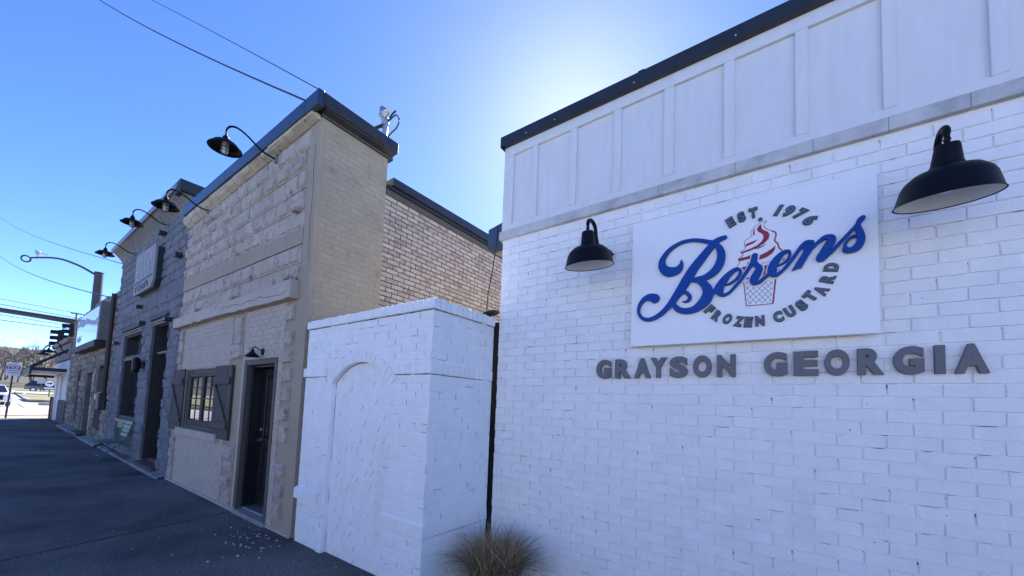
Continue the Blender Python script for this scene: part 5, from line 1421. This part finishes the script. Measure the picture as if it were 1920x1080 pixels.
ss = thing('stop_notice', 'white notice board with a red STOP band on a grey post', 'sign', (-30.3, .95, gz(-30)))
g0 = gz(-30.3)
mb = MB(); mb.tube([(-30.34, .90, g0), (-30.34, .97, 2.85)], .035, 8); mb.build('post', M['pole_steel'], ss, True)
mb = MB(); mb.bbox(-30.31, .73, 2.25, -30.29, 1.18, 2.87, .006); mb.build('board', M['sign_white'], ss)
mb = MB(); mb.box(-30.289, .74, 2.565, -30.286, 1.17, 2.715); mb.build('red_band', M['stop_red'], ss)
for i, c_ in enumerate('STOP'):
    piece('letter', letter_mesh(c_, .15, .003, M['sign_white'], bold=.004), ss, (-30.284, .815 + i * .093, 2.64), (0, 0, math.pi / 2))
mb = MB(); mb.box(-30.289, .83, 2.77, -30.286, 1.08, 2.79); mb.box(-30.289, .77, 2.48, -30.286, 1.14, 2.50); mb.box(-30.289, .80, 2.38, -30.286, 1.11, 2.405); mb.build('small_print', M['pole_steel'], ss)

rs = thing('route_sign', 'white route shield sign on a post at the far kerb', 'sign', (-70, 4.95, gz(-70)))
zb = 2.0
mb = MB(); mb.tube([(-70.05, 4.95, gz(-70)), (-70.05, 4.95, 2.7)], .05, 6); mb.build('post', M['pole_steel'], rs)
mb = MB(); mb.lathe([(0, .02), (.44, .02), (.44, 0)], (-70, 4.9, 2.42), 8, 'x'); mb.disc((-69.975, 4.9, 2.42), .44, 8, 'x'); mb.build('rim', M['black_lamp'], rs)
mb = MB(); mb.disc((-69.965, 4.9, 2.42), .38, 8, 'x'); mb.build('face', M['sign_white'], rs)
mb = MB(); mb.add([(-69.955, 4.9 + a, 2.42 + b) for a, b in ((-.22, -.05), (.06, -.05), (.06, -.12), (.24, .02), (.06, .14), (.06, .06), (-.22, .06))], [(0, 1, 2, 3, 4, 5, 6)]); mb.build('arrow', M['black_lamp'], rs)
mb = MB(); mb.bbox(-69.98, 4.55, 1.78, -69.96, 5.25, 1.95, .005); mb.build('plate', M['sign_white'], rs)
t = thing('square_sign', 'pale square sign on a thin post near the far trees', 'sign', (-90, 5.5, gz(-90)))
mb = MB(); mb.tube([(-90, 5.5, gz(-90) - .1), (-90, 5.5, 3.3)], .05, 6); mb.build('post', M['pole_steel'], t)
mb = MB(); mb.bbox(-89.95, 5.1, 2.6, -89.9, 5.9, 3.35, .01); mb.build('board', mat('faded_sign', (.40, .43, .40), rough=.6), t)

def utility(label, x, y, h, arm=0.0):
    t = thing('utility_pole', label, 'pole', (x, y, gz(x)), group='utility poles along the far road')
    mb = MB(); mb.tube([(x, y, gz(x) - .2), (x, y, gz(x) + h)], .13, 8, r1=.07); mb.build('pole', mat('pole_wood', (.20, .165, .13), rough=.95), t, True)
    if arm:
        mb = MB(); mb.bbox(x - .06, y - arm, gz(x) + h - .16, x + .06, y + arm, gz(x) + h - .04, .01); mb.build('crossarm', M['bark'], t)
    return t
utility('thin bare utility pole standing before the far woods', -104, 5.25, 6.0)
utility('utility pole with a crossarm showing over the corner store roof', -60, 5.45, 9.15, .42)

def wire(label, a, b, sag, r, name='overhead_wire', n=14, grp='overhead wires'):
    a, b = Vector(a), Vector(b)
    pts = [a.lerp(b, k / n) - Vector((0, 0, sag * 4 * (k / n) * (1 - k / n))) for k in range(n + 1)]
    o = MB().tube(pts, r, 5).build(name, M['cable'], smooth=True)
    return tag(o, label, 'wire', grp)
wire('thick twisted black wire rising from the front of the tan roof cap', (-4.86, 2.12, 5.33), (-16.0, 1.19, 12.85), .10, .013)
wire('thinner black wire rising from the corner of the tan roof cap', (-4.55, 2.12, 5.33), (-13.5, 1.81, 11.9), -.02, .007)
wire('faint wire meeting the west edge of the grey shop below its last lamp', (-15.95, 2.25, 5.42), (-70, .07, 20.3), .35, .012)
wire('wavy wire running to the top of the stone building', (-17.4, 2.2, 4.62), (-60, .335, 14.0), .35, .018)
for k, (za, zb_) in enumerate(((10.55, 9.70), (10.05, 9.2), (9.0, 8.3), (8.25, 8.0))):
    wire(('highest', 'second', 'third', 'lowest')[k] + ' of the four level wires crossing the sky behind the signals', (-60, -6, za), (-60, 6.3, zb_), .08, (.022, .03, .026, .032)[k], grp='level wires behind the signals')

# ---------------------------------------------------------------- cars
def car(label, paint, x, y, rotz):
    t = thing('parked_car', label, 'car', group='cars on the far road')
    mb = MB()
    prof = [(2.25, .35), (2.3, .65), (2.2, .92), (1.2, 1.05), (.5, 1.62), (-1.5, 1.68), (-2.15, 1.1), (-2.25, .9), (-2.25, .35)]
    W_ = .92
    secs = []
    for yy, k in ((-W_, .92), (-W_ * .93, 1.0), (W_ * .93, 1.0), (W_, .92)):
        secs.append([(px_, yy * (.80 if pz > 1.3 else 1.0), .35 + (pz - .35) * k) for px_, pz in prof])
    n = len(prof); vs = [p for s in secs for p in s]
    fs = [(i * n + j, i * n + (j + 1) % n, (i + 1) * n + (j + 1) % n, (i + 1) * n + j) for i in range(3) for j in range(n)] + [tuple(range(n)), tuple(reversed(range(3 * n, 4 * n)))]
    mb.add(vs, fs); body = mb.build('body', paint, t)
    mb = MB(); mb.add([(1.22, -.80, 1.08), (1.22, .80, 1.08), (.56, .66, 1.60), (.56, -.66, 1.60)], [(0, 1, 2, 3)]); mb.build('windscreen', M['glass'], t)
    for s in (-1, 1):
        mb = MB(); mb.add([(1.0, s * .925, 1.05), (-1.9, s * .925, 1.08), (-1.4, s * .755, 1.58), (.45, s * .755, 1.54)], [(0, 1, 2, 3)]); mb.build('side_window', M['glass'], t)
        mb = MB(); mb.bbox(2.12, s * .52, .72, 2.31, s * .88, .88, .02); mb.build('headlight', M['lens'], t)
        mb = MB(); mb.bbox(.85, s * .93, 1.05, 1.0, s * 1.10, 1.2, .03); mb.build('mirror', paint, t)
        for xx in (1.4, -1.4):
            mb = MB(); mb.lathe([(0, -.1), (.22, -.1), (.34, -.1), (.34, .1), (.22, .1), (0, .1)], (xx, s * .83, .34), 18, 'y'); w_ = mb.build('wheel', M['rubber'], t)
            mb = MB(); mb.lathe([(0, -.115), (.2, -.112), (.22, -.1)], (xx, s * .83, .34), 14, 'y'); mb.lathe([(0, .115), (.2, .112), (.22, .1)], (xx, s * .83, .34), 14, 'y'); mb.build('rim', M['steel'], w_)
    mb = MB(); mb.bbox(2.2, -.5, .5, 2.315, .5, .85, .02); mb.build('grille', M['black_lamp'], t)
    mb = MB(); mb.bbox(2.2, -.85, .36, 2.33, .85, .5, .03); mb.build('bumper', paint, t)
    t.location = (x, y, gz(x) - .13); t.rotation_euler = (0, 0, rotz)
    return t
car('white car facing us on the sunny road at the left edge', M['car_white'], -50.5, .55, R_(4))
car('dark car parked far off by the tree trunks', M['car_dark'], -93, 6.4, R_(85))

# ---------------------------------------------------------------- bare trees
def tree_meshes(seed, H_, spread):
    rnd = random.Random(seed); trunk = MB(); crown = MB()
    def grow(mb, p, d, L, r, lev):
        n = 3 if lev < 2 else 2
        pts = [p]
        for k in range(n):
            d = (d + Vector((rnd.uniform(-.16, .16), rnd.uniform(-.16, .16), rnd.uniform(-.03, .10)))).normalized(); pts.append(pts[-1] + d * L / n)
        mb.tube(pts, r, 5 if lev < 2 else 3, caps=False, r1=max(r * .62, .010))
        if lev >= 5: return
        for k in range(3 if lev < 4 else 3):
            t = rnd.uniform(.45, 1.0) if k else 1.0
            q = pts[0].lerp(pts[-1], t) if n == 2 else pts[min(n, max(1, round(t * n)))]
            nd = (d + Vector((rnd.gauss(0, 1), rnd.gauss(0, 1), rnd.gauss(.1, .6))).normalized() * spread * (1.0 if k else .55)).normalized()
            grow(crown, q, nd, L * rnd.uniform(.58, .80), max(r * .58, .013), lev + 1)
    grow(trunk, Vector((0, 0, -.3)), Vector((rnd.uniform(-.05, .05), rnd.uniform(-.05, .05), 1)), H_ * .30, H_ * .020, 0)
    return trunk.mesh('bare_trunk', M['bark']), crown.mesh('bare_crown', M['twig'])
kinds = [tree_meshes(s, H_, sp) for s, H_, sp in ((1, 10.5, .75), (2, 9.0, .85), (3, 11.5, .7), (4, 8.0, .9))]
def tree(x, y, k, s, rz, label):
    t = thing('bare_tree', label, 'tree', group='bare trees beyond the far road')
    for nm, me in zip(('trunk', 'crown'), kinds[k]):
        o = bpy.data.objects.new(nm, me); COL.objects.link(o); o.parent = t
    t.location = (x, y, gz(x) - .1); t.scale = (s, s, s); t.rotation_euler = (0, 0, rz)
tree(-97, 5.0, 2, .95, .4, 'bare tree with thick trunk, nearer twin of the pair behind the canopy')
tree(-98, 6.3, 0, 1.0, 2.2, 'bare tree with leaning trunk at the right of the far pair')
rnd = random.Random(91)
ORD = 'first second third fourth fifth sixth seventh eighth ninth tenth eleventh twelfth thirteenth fourteenth fifteenth sixteenth seventeenth eighteenth nineteenth twentieth twenty-first twenty-second'.split()
for i in range(22):
    x = -108 - rnd.random() * 26; y = -10 + i * 1.25 + rnd.uniform(-.6, .6)
    tree(x, y, rnd.randrange(4), rnd.uniform(.6, .95), rnd.uniform(0, 6), 'leafless grey brown tree, ' + ORD[i] + ' from the left along the foot of the hill')
mb = MB()
for i in range(70):
    tr, cr = kinds[i % 4]; x = rnd.uniform(-250, -136); y = rnd.uniform(-.28, .30) * abs(x) - 3; s = rnd.uniform(.7, 1.0)
    Mx = Matrix.Translation((x, y, gz(x) - .3)) @ Matrix.Rotation(rnd.uniform(0, 6), 4, 'Z') @ Matrix.Scale(s, 4)
    for me in (tr, cr):
        k = len(mb.v); mb.v += [tuple(Mx @ v.co) for v in me.vertices]; mb.f += [tuple(q + k for q in f.vertices) for f in me.polygons]; mb.m += [0] * len(me.polygons)
me = bpy.data.meshes.new('woods'); me.from_pydata(mb.v, [], mb.f); me.materials.append(M['twig'])
o = bpy.data.objects.new('far_woods', me); COL.objects.link(o); tag(o, 'grey brown leafless woods covering the far hillside', 'woods', kind='stuff')

# across the road, out of view; house and trees serve the pane reflections
hs_ = thing('white_house', 'white house with grey roof across the road', 'house', (-22, -24, gz(-22)))
mb = MB(); mb.box(-27, -28, 0, -17, -21, 3.2); mb.build('wall', M['siding'], hs_)
mb = MB(); mb.prism_x([(-29, 3.1), (-20.4, 3.1), (-24.6, 5.6)], -27.5, -16.5); mb.build('roof', M['grey_wood'], hs_)
for x in (-25, -22, -19):
    mb = MB(); mb.box(x - .5, -20.99, 1.0, x + .5, -20.95, 2.4); mb.build('window', M['glass'], hs_)
M['pale_render'] = mat('pale_render', (.50, .50, .50), (.44, .44, .45), 2, rough=.8)
for k, (x0, x1, h_) in enumerate(((-9, 1, 5.2), (1.3, 12, 4.6), (12.4, 26, 5.4))):  # unseen stores added to bounce sunlight onto the shaded white walls
    t = thing('bounce_store', ('unseen white store added to bounce sunlight, with the lower roof, between its taller neighbours', 'unseen white store added to bounce sunlight, at the west end of its row', 'widest unseen white store added to bounce sunlight, at the east end of its row')[(1, 0, 2)[k]], 'building', ((x0 + x1) / 2, -20, 0), group='white stores added to bounce sunlight')
    mb = MB(); mb.box(x0, -30, -.2, x1, -17, h_); mb.build('wall', M['pale_render'], t)
    mb = MB(); mb.bbox(x0 - .1, -30, h_, x1 + .1, -16.8, h_ + .25, .03); mb.build('roof', M['siding'], t)
    for q in (.25, .75):
        xx = x0 + (x1 - x0) * q; mb = MB(); mb.bbox(xx - 1.2, -17.05, .7, xx + 1.2, -16.95, 2.5, .02); mb.build('window', M['glass'], t)
    mb = MB(); mb.bbox((x0 + x1) / 2 - .5, -17.06, -.1, (x0 + x1) / 2 + .5, -16.95, 2.2, .02); mb.build('door', M['grey_wood'], t)
for i, (x, y) in enumerate(((-38, -17), (-30, -16), (-14, -19), (-48, -20))):
    tree(x, y, i % 4, .85, i * 1.3, 'bare tree on the lawn across the road, ' + ('west of the white house', 'close by the white house gable', 'between the white house and the added stores', 'farthest west of all there')[i])
